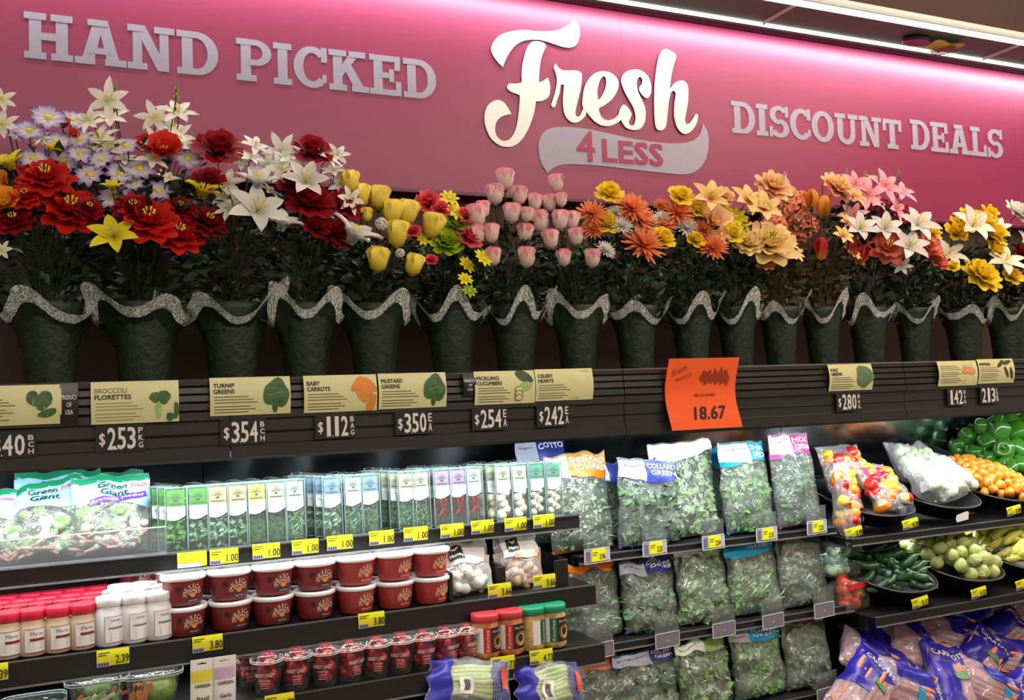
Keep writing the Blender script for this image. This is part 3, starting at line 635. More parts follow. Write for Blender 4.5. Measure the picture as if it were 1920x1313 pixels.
BUSH = [  # pot px centre, skirt px half width, pot width px, label
 (95, 90, 118, 'silk flower pot with red peonies and purple daisies, farthest left on the canopy'),
 (272, 100, 125, 'silk flower pot with tall white lily spikes and large yellow lily at front'),
 (436, 88, 118, 'silk flower pot with large white trumpet lilies and one big dark red rose'),
 (574, 78, 108, 'silk flower pot with crimson carnation and white lily above raised lace point'),
 (702, 74, 104, 'silk flower pot of pale yellow rosebuds only'),
 (848, 70, 98, 'silk flower pot with lime green ruffled blooms and coral roses'),
 (968, 66, 92, 'silk flower pot of pale pink rosebuds with the tallest bud against the sign'),
 (1085, 62, 88, 'silk flower pot of pink rosebuds below the grey banner end, right of its twin'),
 (1195, 60, 84, 'silk flower pot with orange chrysanthemums and two yellow roses left of the poster'),
 (1300, 56, 78, 'silk flower pot with round white chrysanthemum directly above the orange poster'),
 (1385, 52, 74, 'silk flower pot with yellow rose and peach poppy right of the poster'),
 (1466, 50, 72, 'silk flower pot of cream peonies and salmon hydrangea with brownish leaves'),
 (1546, 48, 70, 'silk flower pot with orange tulips and one red tulip'),
 (1632, 48, 72, 'silk flower pot topped by pink star lilies over magenta blossoms'),
 (1718, 46, 66, 'silk flower pot with white lilies and coral and cream peonies'),
 (1812, 50, 72, 'silk flower pot of golden yellow blooms with white lilies'),
 (1893, 50, 72, 'silk flower pot with white peony at the right picture edge')]
FL = [  # px, py, r, kind, colour, bush
 # 0
 (8,236,24,'star','white',0),(3,188,20,'star','white',0),(14,300,30,'lily','syellow',0),(4,352,24,'poppy','orange',0),(8,390,30,'poppy','orange',0),(85,338,46,'peony','red',0),(130,400,54,'peony','red',0),(28,418,34,'peony','dred',0),(48,372,30,'peony','red',0),
 (98,275,18,'lily','syellow',0),(55,246,22,'daisy','purple',0),(90,222,27,'daisy','purple',0),(108,267,22,'daisy','purple',0),(118,303,25,'daisy','purple',0),(62,298,22,'daisy','purple',0),(135,225,20,'daisy','purple',0),(30,250,18,'daisy','purple',0),(118,240,15,'poppy','red',0),(137,256,11,'poppy','red',0),(5,470,16,'star','white',0),(150,290,20,'daisy','purple',0),(80,262,15,'star','white',0),(165,395,26,'peony','dred',0),
 # 1
 (205,188,30,'star','white',1),(206,224,28,'star','white',1),(168,228,24,'star','white',1),(188,262,30,'star','white',1),(205,280,28,'star','white',1),(170,285,24,'star','white',1),(216,172,17,'spike','lime',1),(330,176,18,'spike','lime',1),(290,222,26,'star','white',1),(334,214,30,'star','white',1),(318,240,26,'star','white',1),(290,268,26,'star','white',1),(332,262,28,'star','white',1),(352,275,20,'star','white',1),(285,300,26,'star','white',1),(232,300,20,'star','white',1),
 (168,328,24,'daisy','purple',1),(225,326,24,'daisy','purple',1),(262,318,26,'daisy','purple',1),(215,372,26,'daisy','purple',1),(297,360,22,'daisy','purple',1),(236,275,20,'daisy','purple',1),(352,298,24,'daisy','purple',1),(150,262,20,'daisy','purple',1),(190,300,20,'daisy','purple',1),(315,335,18,'star','white',1),(250,345,18,'daisy','purple',1),(320,375,16,'daisy','purple',1),
 (210,346,20,'lily','syellow',1),(383,352,34,'lily','syellow',1),(215,448,40,'openlily','syellow',1),(308,292,32,'poppy','red',1),(272,285,24,'poppy','red',1),(278,420,52,'peony','red',1),(330,445,46,'peony','red',1),(250,395,34,'peony','dred',1),(335,395,30,'peony','dred',1),(385,420,36,'peony','dred',1),(305,400,28,'daisy','purple',1),
 # 2
 (410,290,42,'rose','dred',2),(392,345,28,'rose','dred',2),(478,276,24,'star','cwhite',2),(452,302,22,'star','cwhite',2),(470,298,20,'star','cwhite',2),(425,345,26,'star','cwhite',2),(440,376,25,'star','cwhite',2),(415,372,18,'star','cwhite',2),(484,332,38,'lily','gwhite',2),(480,402,50,'openlily','gwhite',2),(532,412,34,'lily','gwhite',2),(505,360,20,'star','cwhite',2),(430,395,22,'star','cwhite',2),(500,310,24,'star','cwhite',2),
 # 3
 (530,284,28,'star','cwhite',3),(540,302,24,'star','cwhite',3),(525,318,24,'star','cwhite',3),(572,346,38,'openlily','gwhite',3),(582,292,34,'rose','dred',3),(578,388,42,'rose','dred',3),(640,392,34,'rose','dred',3),(622,438,36,'mum','dred',3),(545,350,26,'rose','dred',3),(614,298,24,'star','cwhite',3),(632,292,20,'star','cwhite',3),(625,322,20,'star','cwhite',3),(642,350,22,'star','cwhite',3),(622,385,20,'star','cwhite',3),(612,402,18,'star','cwhite',3),(655,374,22,'star','cwhite',3),(668,432,44,'lily','gwhite',3),(560,320,26,'star','cwhite',3),(592,432,24,'rose','dred',3),
 # 4
 (655,340,22,'bud','lemon',4),(675,366,23,'bud','lemon',4),(711,370,24,'bud','lemon',4),(736,396,24,'bud','lemon',4),(764,398,25,'bud','lemon',4),(746,438,27,'bud','lemon',4),(709,486,25,'bud','lemon',4),(776,496,22,'bud','lemon',4),(688,402,14,'bud','lemon',4),(812,422,25,'bud','lemon',4),(715,420,12,'cluster','cwhite',4),(750,475,9,'cluster','cwhite',4),
 # 5
 (803,386,27,'rose','coral',5),(826,396,18,'rose','coral',5),(879,452,26,'rose','coral',5),(776,436,14,'rose','coral',5),(842,372,15,'daisy','syellow',5),(852,396,17,'daisy','syellow',5),(855,424,26,'ruffle','lime',5),(838,458,30,'ruffle','lime',5),(905,485,16,'daisy','syellow',5),(875,497,15,'daisy','syellow',5),(872,524,12,'daisy','syellow',5),(880,546,12,'daisy','lime',5),(795,450,12,'daisy','syellow',5),(868,408,18,'rose','coral',5),(808,490,12,'rose','coral',5),
 # 6
 (948,335,21,'bud','pink',6),(928,364,21,'bud','pink',6),(974,366,19,'bud','pink',6),(1003,379,17,'bud','pink',6),(960,399,20,'bud','pink',6),(893,404,23,'bud','pink',6),(905,392,17,'bud','pink',6),(921,437,19,'bud','pink',6),(895,438,19,'bud','pink',6),(925,481,18,'bud','pink',6),(988,482,21,'bud','pink',6),(985,436,19,'bud','pink',6),(988,402,15,'bud','pink',6),
 # 7
 (1043,343,18,'bud','pink',7),(1030,380,17,'bud','pink',7),(1053,374,14,'bud','pink',7),(1012,414,22,'bud','pink',7),(1050,412,20,'bud','pink',7),(1072,412,18,'bud','pink',7),(1032,448,19,'bud','pink',7),(1080,443,18,'bud','pink',7),(1057,483,17,'bud','pink',7),(1111,484,19,'bud','pink',7),(1135,470,18,'mum','cwhite',7),
 # 8
 (1140,368,25,'rose','yellow',8),(1134,424,25,'rose','yellow',8),(1110,402,26,'mum','mumo',8),(1184,392,30,'mum','mumo',8),(1196,412,30,'mum','mumo',8),(1206,460,36,'mum','mumo',8),(1112,432,20,'mum','mumo',8),(1152,400,15,'mum','cwhite',8),(1166,424,19,'mum','cwhite',8),(1238,452,24,'rose','yellow',8),
 # 9
 (1275,374,24,'rose','yellow',9),(1271,400,28,'mum','mumo',9),(1305,398,20,'rose','yellow',9),(1245,424,20,'mum','mumo',9),(1240,410,16,'mum','cwhite',9),(1287,428,22,'mum','cwhite',9),(1302,454,18,'rose','yellow',9),(1318,432,20,'mum','mumo',9),(1240,386,14,'mum','mumo',9),
 # 10
 (1336,422,30,'poppy','peach',10),(1371,444,23,'rose','yellow',10),(1336,466,26,'mum','mumo',10),(1330,376,32,'openlily','cream',10),(1358,392,14,'daisy','syellow',10),(1380,408,18,'daisy','syellow',10),(1355,370,22,'peony','peach',10),(1398,382,34,'openlily','cream',10),(1390,428,13,'daisy','syellow',10),(1352,440,16,'daisy','peach',10),
 # 11
 (1448,354,34,'peony','peach',11),(1472,340,15,'spike','white',11),(1430,396,32,'openlily','cream',11),(1452,400,24,'cluster','hyd',11),(1484,402,32,'cluster','hyd',11),(1450,430,26,'cluster','hyd',11),(1494,432,28,'cluster','hyd',11),(1440,462,50,'peony','cream',11),(1402,460,26,'peony','cream',11),(1490,474,17,'daisy','cream',11),(1475,370,22,'cluster','peach',11),(1500,380,22,'cluster','hyd',11),(1436,490,22,'peony','hyd',11),
 # 12
 (1522,374,20,'tulip','tulipo',12),(1545,388,22,'tulip','tulipo',12),(1538,466,22,'tulip','tulipr',12),(1515,424,20,'cluster','hyd',12),(1568,356,34,'peony','peach',12),(1598,473,16,'daisy','cream',12),(1578,446,20,'openlily','cream',12),(1600,372,20,'openlily','peach',12),(1542,345,10,'spike','hyd',12),(1618,478,20,'tulip','tulipr',12),(1585,420,18,'openlily','cream',12),
 # 13
 (1602,346,24,'star','lpink',13),(1625,366,26,'star','lpink',13),(1658,350,28,'star','lpink',13),(1688,362,24,'star','lpink',13),(1678,392,24,'star','lpink',13),(1600,404,22,'star','lpink',13),(1640,378,22,'star','lpink',13),(1640,345,20,'star','lpink',13),(1590,394,20,'cluster','magenta',13),(1648,396,24,'cluster','magenta',13),(1684,402,22,'cluster','magenta',13),(1618,388,18,'cluster','magenta',13),
 (1588,325,9,'spike','lime',13),(1622,330,9,'spike','lime',13),(1648,328,9,'spike','lime',13),(1686,326,9,'spike','lime',13),(1610,432,28,'openlily','gwhite',13),(1600,462,18,'tulip','tulipr',13),
 # 14
 (1657,432,28,'openlily','gwhite',14),(1716,426,34,'openlily','gwhite',14),(1702,466,32,'openlily','gwhite',14),(1664,470,34,'peony','cpeony',14),(1738,462,26,'peony','cpeony',14),(1755,490,22,'peony','cpeony',14),(1745,440,18,'rose','yellow',14),(1690,500,16,'star','gwhite',14),
 # 15
 (1820,428,36,'openlily','white',15),(1778,478,28,'star','white',15),(1838,520,36,'peony','yellow',15),(1800,426,22,'rose','yellow',15),(1838,420,24,'rose','yellow',15),(1858,446,28,'rose','yellow',15),(1790,440,22,'rose','yellow',15),(1862,476,22,'rose','yellow',15),(1786,502,12,'rose','yellow',15),(1850,405,20,'rose','yellow',15),(1812,408,18,'rose','yellow',15),
 # 16
 (1884,492,30,'star','white',16),(1896,522,18,'rose','yellow',16),(1908,402,28,'peony','white',16),(1918,456,20,'star','white',16),(1912,478,16,'rose','dred',16),(1872,430,20,'star','white',16)]
for bi, (bx_, hw, pw, lab) in enumerate(BUSH):
    base = at(bx_, 700, 3.12); mp_ = mpp(bx_, 640, 3.05); X0 = base.x
    pr = pw*.5*mp_*.98; sk = hw*mp_*1.0
    org = Vector((X0, 3.12, 1.606)); t_ = thing('flower_pot', lab, 'silk flowers', org)
    rr = random.Random(100+bi)
    # moulded pot: tapered, slightly faceted
    G().lathe([(pr*.72, 0), (pr*.76, .02), (pr*.84, .12), (pr*1.0, .24), (pr*1.06, .262), (pr*.95, .262), (pr*.9, .2), (.01, .19)], 24, lobes=lambda a, t: 1+.02*math.sin(a*9+bi), cap=False).build('pot', m_pot, t_, smooth=True)
    # flared square wrap with four to five points, lace along its rim
    npt = rr.choice((4, 4, 5)); ph = rr.random()*6; ph2 = rr.random()*6
    def rim(a, _n=npt, _p=ph, _q=ph2):
        s = .5+.5*math.cos(_n*(a-_p)); s = s**1.5*(.72+.28*math.sin(a+_q))
        return s, .215+.10*s+.015*math.sin(2*a+_q)
    def wrapf(u, v, off=0):
        a = u*2*PI; s, zr = rim(a); zb = .13
        k = v; rad = pr*(.88+.14*k)+(sk*(.90+.34*s)-pr)*k**2.0*1.0+off
        rad = max(rad, pr*(.9+.15*k)+.002)
        fold = 1+.02*math.sin(a*17+bi)*k
        return (rad*fold*math.cos(a), rad*fold*math.sin(a)*.8, zb+(zr-zb)*v)
    G().surf(lambda u, v: wrapf(u, v*.84), 72, 8).build('wrap', m_wrap, t_, smooth=True)
    G().surf(lambda u, v: wrapf(u, .80+.30*v, .002), 96, 3).build('lace_edging', LACE, t_, smooth=True)
    # foliage and stems
    g = G(); mine = [f_ for f_ in FL if f_[5] == bi]
    mf = m_fol2 if bi in (11, 12) else m_fol
    ctr = Vector((0, 0, .24)); pts = []
    for (px_, py_, r_, kind, col, _) in mine:
        mm = mpp(px_, py_, 3.0)
        base_p = at(px_, py_, 3.0); dz = base_p.z-2.05
        Yp = 3.0+.10*max(-.5, min(1, dz/.35))+rr.uniform(-.03, .03)+(.10 if r_ > 18 and kind in ('cluster',) else 0)-(.06 if kind in ('lily', 'openlily') else 0)
        pos = at(px_, py_, Yp); sc_ = 1.2*r_*mpp(px_, py_, Yp)
        loc = pos-org; dirv = (loc-Vector((0, .12, .30))).normalized()
        if kind in ('bud', 'tulip'):
            face = Vector((dirv.x*.45, dirv.y*.2-.12, 1)); sz = sc_*.98; pos = pos-face.normalized()*sz*.85
        elif kind == 'lily': face = Vector((dirv.x*.8+rr.uniform(-.3, .3), -.45, .8)); sz = sc_*.80; pos = pos-face.normalized()*sz*.7
        elif kind == 'openlily': face = Vector((dirv.x*.5, -.75, .45)); sz = sc_*.95
        elif kind == 'spike': face = Vector((.05, 0, 1)); sz = sc_*1.1
        elif kind == 'star': face = Vector((dirv.x*.8+rr.uniform(-.5, .5), -.7, rr.uniform(-.1, .9))); sz = sc_*1.12
        elif kind in ('peony', 'rose', 'ruffle'): face = Vector((dirv.x*.6, -.75, .55)); sz = sc_*.92
        elif kind == 'mum': face = Vector((dirv.x*.6, -.75, .55)); sz = sc_
        elif kind == 'cluster': face = Vector((0, -.7, .4)); sz = sc_
        else: face = Vector((dirv.x*.6+rr.uniform(-.25, .25), -.8, .5)); sz = sc_*(1.15 if kind == 'daisy' else 1)
        flower(t_, org, kind, col, pos, sz, face)
        e = pos-org; f0 = face.normalized(); pts.append(e)
        g.tube([ctr+Vector((rr.uniform(-.03, .03), rr.uniform(-.03, .03), -.03)), ctr.lerp(e-f0*sz*.6, .55)+Vector((0, .01, .02)), e-f0*sz*.5, e-f0*sz*.1], .0022, 3)
    top = max([e.z for e in pts]); lo = sorted(e.z for e in pts)[len(pts)//4]
    for k in range(520):
        u = rr.random()**.8; zz = .20+u*(lo+.02-.20) if k % 4 else .22+rr.random()*(top*.82-.22)
        spread = sk*(.68+.55*min(1, (zz-.2)/.25)); a = rr.random()*2*PI; rd = spread*math.sqrt(rr.random())
        p_ = Vector((rd*math.cos(a), rd*math.sin(a)*.75+.02, zz)); d = Vector((p_.x*1.4+rr.uniform(-.06, .06), p_.y+rr.uniform(-.09, .03), rr.uniform(-.04, .12)))
        L = rr.uniform(.028, .06); leaf_card(g, p_, d, L, L*rr.uniform(.22, .34), rr.random()*3)
    g.build('foliage', mf, t_, kind='stuff')
    if bi in (8, 9, 11, 13, 14, 15, 16, 5, 7):   # a few brighter sprays
        g = G()
        for k in range(5):
            e = rr.choice(pts)*.9; s0 = Vector((e.x+rr.uniform(-.05, .05), e.y-.01, e.z*rr.uniform(.72, .95)))
            for j in range(10):
                leaf_card(g, s0+Vector((.006*j, -.002*j, .006*j)), (math.cos(j*2.4), -.4, math.sin(j*2.4)), .022, .006, j)
        g.build('bright_sprigs', m_fol3, t_, kind='stuff')

# ================================================================== PACKED PRODUCE
m_bf = film('bag_film', lo=.05, hi=.42, milky=.08, scale=20, ramp=(.54, .74), rough=.12); m_clr = film('clear_plastic_shell', (240, 248, 244), lo=.10, hi=.4, milky=.03, scale=16, bump=.25, rough=.1)
m_acr = film('clear_acrylic', (232, 238, 240), lo=.10, hi=.16, milky=.05, rough=.06, scale=3, bump=0); m_milky = film('milky_film', lo=.08, hi=.5, milky=.14, scale=20, ramp=(.54, .74))
m_edge = M('acrylic_edge', (215, 225, 228), .2, var=0)
m_ytag = M('yellow_price_card', (226, 226, 24), .5, var=.02); m_lil = M('lilac_grey_strip', (176, 174, 196), .5, var=.03); m_slate = M('slate_strip', (106, 104, 128), .5, var=.03)
def price_tag(px_, py_, Y, txt, label, w=.078, h=.042, rot=0, blank=False, grp='yellow shelf price tags'):
    p = at(px_, py_, Y); o = thing('price_tag', label, 'price tag', (p.x, Y, p.z), (0, rot, 0), grp)
    G().surf(lambda u, v: ((u-.5)*w, -.0035*math.sin(PI*v)-.001, (v-.5)*h), 2, 5).build('card', m_ytag, o, smooth=True)
    G().box(-w*.5, -w*.12 if not blank else w*.3, -.0058, -.0052, -h*.5, -h*.22).build('barcode_strip', m_lil, o)
    if not blank:
        g = G()
        for i in range(9): g.box(-w*.48+i*w*.04, -w*.48+i*w*.04+w*.016*(1+i % 2), -.0064, -.006, -h*.46, -h*.26)
        g.build('barcode', m_ink, o)
        g = G(); text_fit(g, txt, w*.08, w*.48, -h*.38, h*.12, y=-.0062, bold=.0006)
        for i in range(2): g.box(-w*.46, -w*(.1+.1*i), -.0062, -.0058, h*(.3-.14*i), h*(.35-.14*i))
        g.build('print', m_ink, o)
    return o
# ---- yellow tags on the top shelf channel
for i, (x, y, tx) in enumerate(((360, 1049, ''), (420, 1043, '1.00'), (499, 1033, '1.00'), (572, 1025, '1.00'), (637, 1017, '1.00'), (715, 1008, '1.00'), (779, 1001, '1.00'), (847, 995, '1.00'), (904, 988, '1.00'), (966, 983, '1.00'), (1019, 977, '1.00'))):
    price_tag(x, y, 2.772, tx, 'blank yellow tag at the left end of the herb shelf tags' if i == 0 else 'yellow 1.00 tag on the herb shelf, %s from the left' % ORD[i-1], blank=not tx)
price_tag(212, 1232, 2.676, '2.39', 'yellow 2.39 tag below the white capped jars')
price_tag(-18, 1262, 2.676, '2.39', 'yellow tag cut off at the left edge below the red capped jars')
price_tag(389, 1206, 2.676, '3.80', 'yellow 3.80 tag below the leftmost salsa tub stacks')
price_tag(696, 1162, 2.676, '3.80', 'yellow 3.80 tag below the right salsa tub stacks')
price_tag(936, 1107, 2.676, '3.66', 'yellow 3.66 tag below the white mushroom bag')
price_tag(1020, 1090, 2.676, '3.66', 'yellow 3.66 tag below the brown mushroom bag')
price_tag(942, 1244, 2.596, '4.73', 'yellow 4.73 tag below the red capped kimchi jars')
price_tag(1014, 1231, 2.596, '4.73', 'yellow 4.73 tag below the green capped kimchi jars')
price_tag(524, 1316, 2.596, '2.73', 'yellow tag at the bottom edge below the candied fruit cups')

# ---- herb packs
HW, HH, HD = .060, .182, .03
def leaf_heap(n, x0, x1, y0, y1, z0, z1, L, wr, seed, up=.2):
    g = G(); rr = random.Random(seed)
    for _ in range(n):
        p_ = (rr.uniform(x0, x1), rr.uniform(y0, y1), rr.uniform(z0, z1)); d = (rr.uniform(-1, 1), rr.uniform(-.4, .4), rr.uniform(-1+up, 1+up))
        l_ = L*rr.uniform(.6, 1.2); leaf_card(g, p_, d, l_, l_*wr, rr.random()*6)
    return g
def clampz(g, x0, x1, y0, y1, z0, z1):
    g.v = [(min(max(a, x0), x1), min(max(b, y0), y1), min(max(c, z0), z1)) for a, b, c in g.v]; return g
HERBC = {'basil': ((72, 140, 50), .022, .4, 60), 'mint': ((110, 150, 112), .022, .36, 50), 'sage': ((136, 168, 140), .03, .2, 46), 'rosemary': ((96, 140, 110), .03, .05, 110), 'dill': ((60, 124, 70), .02, .05, 180), 'thyme': ((104, 146, 100), .009, .35, 260), 'chive': ((110, 160, 122), .05, .05, 60)}
def herb_pack(kind, topc, name='herb_pack'):
    o = thing(name, 'herb', 'herb pack', (0, 0, 0))
    w, h, d = HW, HH, HD
    G().box(-w/2, w/2, 0, d, 0, h, bev=.004).build('plastic_shell', m_clr, o)
    # moulded rim round the shell front and hang tab bulge on top
    g = G()
    for x in (-w/2, w/2-.0022): g.box(x, x+.0022, -.002, .001, 0, h)
    g.box(-w/2, w/2, -.002, .001, 0, .0035); g.box(-w/2, w/2, -.002, .001, h-.0035, h)
    g.build('shell_rim', M('shell_rim_grey', (120, 140, 138), .2, var=0), o)
    g = G(); g.surf(lambda u, v: (-.024+.048*u, .015+.012*math.sin(u*9)*.3, h+.001+.008*math.sin(PI*u)*(.5+.5*math.sin(v*3))), 6, 3).build('hang_tab', m_clr, o)
    G().box(-w/2+.0055, w/2-.0055, .0015, .0025, h*.66, h-.008).build('header_card', M('herb_card_'+topc[0], tuple(int(255*(x_/255)**1.7*.86) for x_ in topc[1]), .5, var=.15, vs=90), o)
    g = G()
    for i in range(7):
        a = PI*(i+.5)/7; g.box(.004, .016, .0006, .001, -.0008, .0008, Matrix.Translation((0, 0, h*.82)) @ Matrix.Rotation(-a, 4, 'Y'))
    g.lathe([(.0005, 0), (.005, .0), (.0005, .006)], 8, Matrix.Translation((0, .001, h*.80))).box(-w*.3, w*.3, .0004, .0012, h*.735, h*.75)
    g.build('emblem', M('herb_emblem', (70, 84, 66), .6), o)
    poly(G(), [[(-w/2+.0055, h*.70)]+[(w/2-.0055, h*.70)]+[(w/2-.0055-(w-.011)*i/8, h*(.50-.05*math.sin(PI*i/8*.9)+.0-.03*(i/8))+.01) for i in range(9)]], y=-.0008).build('white_label', M('white_label', (206, 210, 210), .45, var=.01), o)
    g = G(); text_fit(g, {'garlic': 'Garlic', 'shallot': 'Shallot', 'chili': 'Chili'}.get(kind, kind.title()), -w*.28, w*.26, h*.60, h*.635, y=-.0014); text_fit(g, '1.00', -w*.1, w*.14, h*.555, h*.58, y=-.0014); g.build('label_print', M('grey_print', (120, 122, 124), .7), o)
    if kind in HERBC:
        c, L, wr, n = HERBC[kind]
        clampz(leaf_heap(n*2, -w*.36, w*.36, .003, d*.8, .012, h*.62, L, wr, 5), -w/2+.003, w/2-.003, .002, d-.002, .004, h*.64).build('herb_leaves', M('herb_'+kind, c, .55, island=.45, var=.2), o, kind='stuff')
        G().box(-w/2+.005, w/2-.005, d*.6, d*.85, .006, h*.62).build('herb_core', M('herb_core_green', tuple(int(x*.55) for x in c) if 0 else (96, 126, 94), .8, var=.3, vs=120), o)
    elif kind == 'chili':
        rr = random.Random(3)
        for i in range(14):
            x = rr.uniform(-.014, .014); z = rr.uniform(.02, h*.5); a = rr.uniform(-.9, .9)
            G().tube([(0, 0, -.02), (.004, 0, -.005), (.003, 0, .012), (-.003, 0, .022)], .0042, 6, Matrix.Translation((x, .006+.001*i, z+.02)) @ Matrix.Rotation(a, 4, 'Y'), taper=[.25, 1, 1, .4]).build('chili', M('red_chili', (176, 26, 34), .3, island=.3), o, smooth=True)
    else:
        rr = random.Random(9); nn = 9 if kind == 'garlic' else 5; rad = .013 if kind == 'garlic' else .019
        for i in range(nn):
            x = (-.013, .012, .0)[i % 3]*(1 if kind == 'garlic' else .6); z = .018+i*(h*.5/nn)
            G().lathe([(.001, -rad), (rad*.7, -rad*.7), (rad, 0), (rad*.75, rad*.6), (rad*.25, rad*1.1), (.001, rad*1.3)], 10, Matrix.Translation((x, .013, z)) @ Matrix.Rotation(rr.uniform(-1, 1), 4, 'Y'), lobes=lambda a, t: 1+.04*math.sin(5*a)).build('clove' if kind == 'garlic' else 'shallot', M('garlic_white' if kind == 'garlic' else 'pale_bulb', (232, 226, 206) if kind == 'garlic' else (222, 210, 190), .5, var=.08), o, smooth=True)
    return o
TOPS = {'lime': ('lime', (130, 196, 96)), 'peach': ('peach', (244, 214, 182)), 'yel': ('yellow', (238, 230, 150)), 'crm': ('cream', (236, 226, 206)), 'wht': ('white', (230, 234, 234)), 'blu': ('blue', (176, 194, 224)), 'lil': ('lilac', (212, 186, 218)), 'teal': ('teal', (120, 186, 166))}
PROTO = {}
HERBS = [  # px centre, contents, header, back rows, words
 (332, 'basil', 'lime', 3, 'bright basil pack with green header, leftmost in the herb row'), (374, 'mint', 'lime', 1, 'mint pack with green header, second in the herb row'), (411, 'sage', 'peach', 1, 'grey sage pack with peach header, third in the herb row'),
 (449, 'mint', 'peach', 1, 'mint pack with peach header beside a yellow headed dill pack'), (484, 'dill', 'yel', 1, 'dark dill pack with pale yellow header'), (521, 'dill', 'crm', 1, 'dark dill pack with cream header near the first gap'), (556, 'chive', 'wht', 1, 'green chive pack with white header, last before the first gap'),
 (626, 'sage', 'blu', 4, 'sage pack with blue header just right of the first gap'), (666, 'chive', 'wht', 2, 'tall stemmed chive pack between two gaps in the herb row'), (698, 'rosemary', 'blu', 1, 'rosemary pack with blue header just before the second gap'),
 (766, 'thyme', 'crm', 4, 'fine leaved thyme pack with cream header just after the second gap'), (793, 'thyme', 'crm', 1, 'fine leaved thyme pack touching the red chili packs'), (833, 'chili', 'lil', 3, 'red chili pack with lilac header, leftmost of the chilies'),
 (864, 'chili', 'lil', 2, 'red chili pack with lilac header, middle of the chilies'), (893, 'chili', 'wht', 1, 'red chili pack with white header, rightmost of the chilies'),
 (948, 'shallot', 'crm', 3, 'pale bulb pack with cream header right of the chilies'), (979, 'shallot', 'crm', 2, 'pale bulb pack with cream header beside the teal garlic packs'), (1011, 'garlic', 'teal', 2, 'peeled garlic pack with teal header, left of the two'), (1043, 'garlic', 'teal', 1, 'peeled garlic pack with teal header, right end of the herb row')]
for i, (x, kd, tp, nb, lab) in enumerate(HERBS):
    k = (kd, tp); new = k not in PROTO
    if new: PROTO[k] = herb_pack(kd, TOPS[tp])
    p = at(x, 1040-.103*(x-330), 2.80)
    rot = (math.radians(-3), 0, .02)
    o = PROTO[k] if new else dup(PROTO[k])
    o.location = (p.x, 2.80, 1.1345); o.rotation_euler = rot; o['label'] = lab; o['group'] = 'herb packs on the upper shelf'
BK = ['leftmost bright basil pack', 'green headed mint pack', 'peach headed sage pack', 'peach headed mint pack', 'yellow headed dill pack', 'cream headed dill pack', 'chive pack before the first gap', 'blue headed sage pack', 'chive pack between the gaps', 'rosemary pack',
 'left cream headed thyme pack', 'right cream headed thyme pack', 'leftmost red chili pack', 'middle red chili pack', 'rightmost white headed chili pack', 'left pale bulb pack', 'right pale bulb pack', 'left garlic pack', 'right garlic pack']
for i, (x, kd, tp, nb, lab) in enumerate(HERBS):
    p = at(x, 1040-.103*(x-330), 2.80)
    for j in range(1, nb+1):
        dup(PROTO[(kd, tp)], (p.x-.0175*j*(1 if nb > 1 else .4), 2.80+.038*j, 1.1345), (math.radians(-3), 0, .02), '%s %s behind the %s' % (kd+' pack', ('just', 'second', 'third', 'fourth')[j-1], BK[i]), 'herb packs on the upper shelf')

# ---- clear fence at the left end of the top shelf
o = thing('acrylic_fence', 'clear acrylic fence holding back the salad kits on the upper shelf', 'divider', (0, 2.768, 1.137))
x1 = at(312, 1010, 2.768).x
G().box(XL, x1, 0, .004, .0, .075).build('panel', m_acr, o); G().box(XL, x1, -.001, .005, .075, .0775).build('top_edge', m_edge, o)
G().box(XL, x1, -.004, .014, .0, .006).build('foot', M('fence_foot', (120, 124, 130), .3), o)

# ---- soft bags
def pillow(w, h, d, seed=0, topw=1.0, botw=1.0, topskew=0, belly=.45, crk=1):
    def fn(u, v, side, off=0):
        s = (u-.5)*2; ww = w*(botw+(topw-botw)*v)*(1-.05*math.sin(PI*v)*math.sin(seed))
        tz = math.sin(PI*min(1, max(0, v))**belly)**.7 if 0 < v < 1 else 0
        t = d*.5*max(0, 1-s*s)**.45*tz
        nz = noise.noise(Vector((u*3.1+seed, v*4.3, side*3)))*.020*crk+noise.noise(Vector((u*9+seed, v*13, side*5)))*.006*crk
        nz *= max(0, 1-s*s)**.3*(.35+.65*tz)
        z = v*h+topskew*(u-.5)*v+noise.noise(Vector((u*4, seed, 2)))*.02*v
        x = s*ww*.5+noise.noise(Vector((seed, v*5, s)))*.012
        return (x, side*(-1)*(t+off)+(nz if side < 0 else -nz), z)   # side 1 = front (towards -y)
    return fn
def skin(fn, u0, u1, v0, v1, off, nu, nv, sides=(1, -1), top=None):
    g = G()
    for sd in sides:
        def f_(u, v, sd=sd):
            vv = v0+(v1-v0)*v
            if top: vv = top(u0+(u1-u0)*u, v, vv)
            return fn(u0+(u1-u0)*(u if sd > 0 else 1-u), vv, sd, off)
        g.surf(f_, nu, nv)
    return g
def on_bag(g, st, fn, u0, u1, v0, v1, off=.003, bold=0):
    vs, fs, a, b, c, d = text_geo(st)
    pts = [fn(u0+(v[0]-a)/(b-a)*(u1-u0), v0+(v[1]-c)/(d-c)*(v1-v0), 1, off) for v in vs]; g.add(pts, fs)
    if bold:
        for e_, dx in enumerate((bold, -bold)): g.add([(p_[0]+dx, p_[1]-.0003*(e_+1), p_[2]+bold*(e_-.5)) for p_ in pts], fs)
LEAFM = [M('bag_greens_dark', (84, 122, 80), .5, island=.28, var=.25), M('bag_greens_mid', (112, 150, 86), .5, island=.28, var=.25), M('bag_greens_light', (150, 184, 124), .55, island=.28, var=.25), M('bag_greens_fresh', (92, 148, 62), .5, island=.28, var=.25), M('bag_stems_pale', (150, 180, 130), .5, island=.3)]
m_core = M('bag_core_green', (42, 66, 40), .8, var=.35, vs=60, bump=.5)
LG = {}
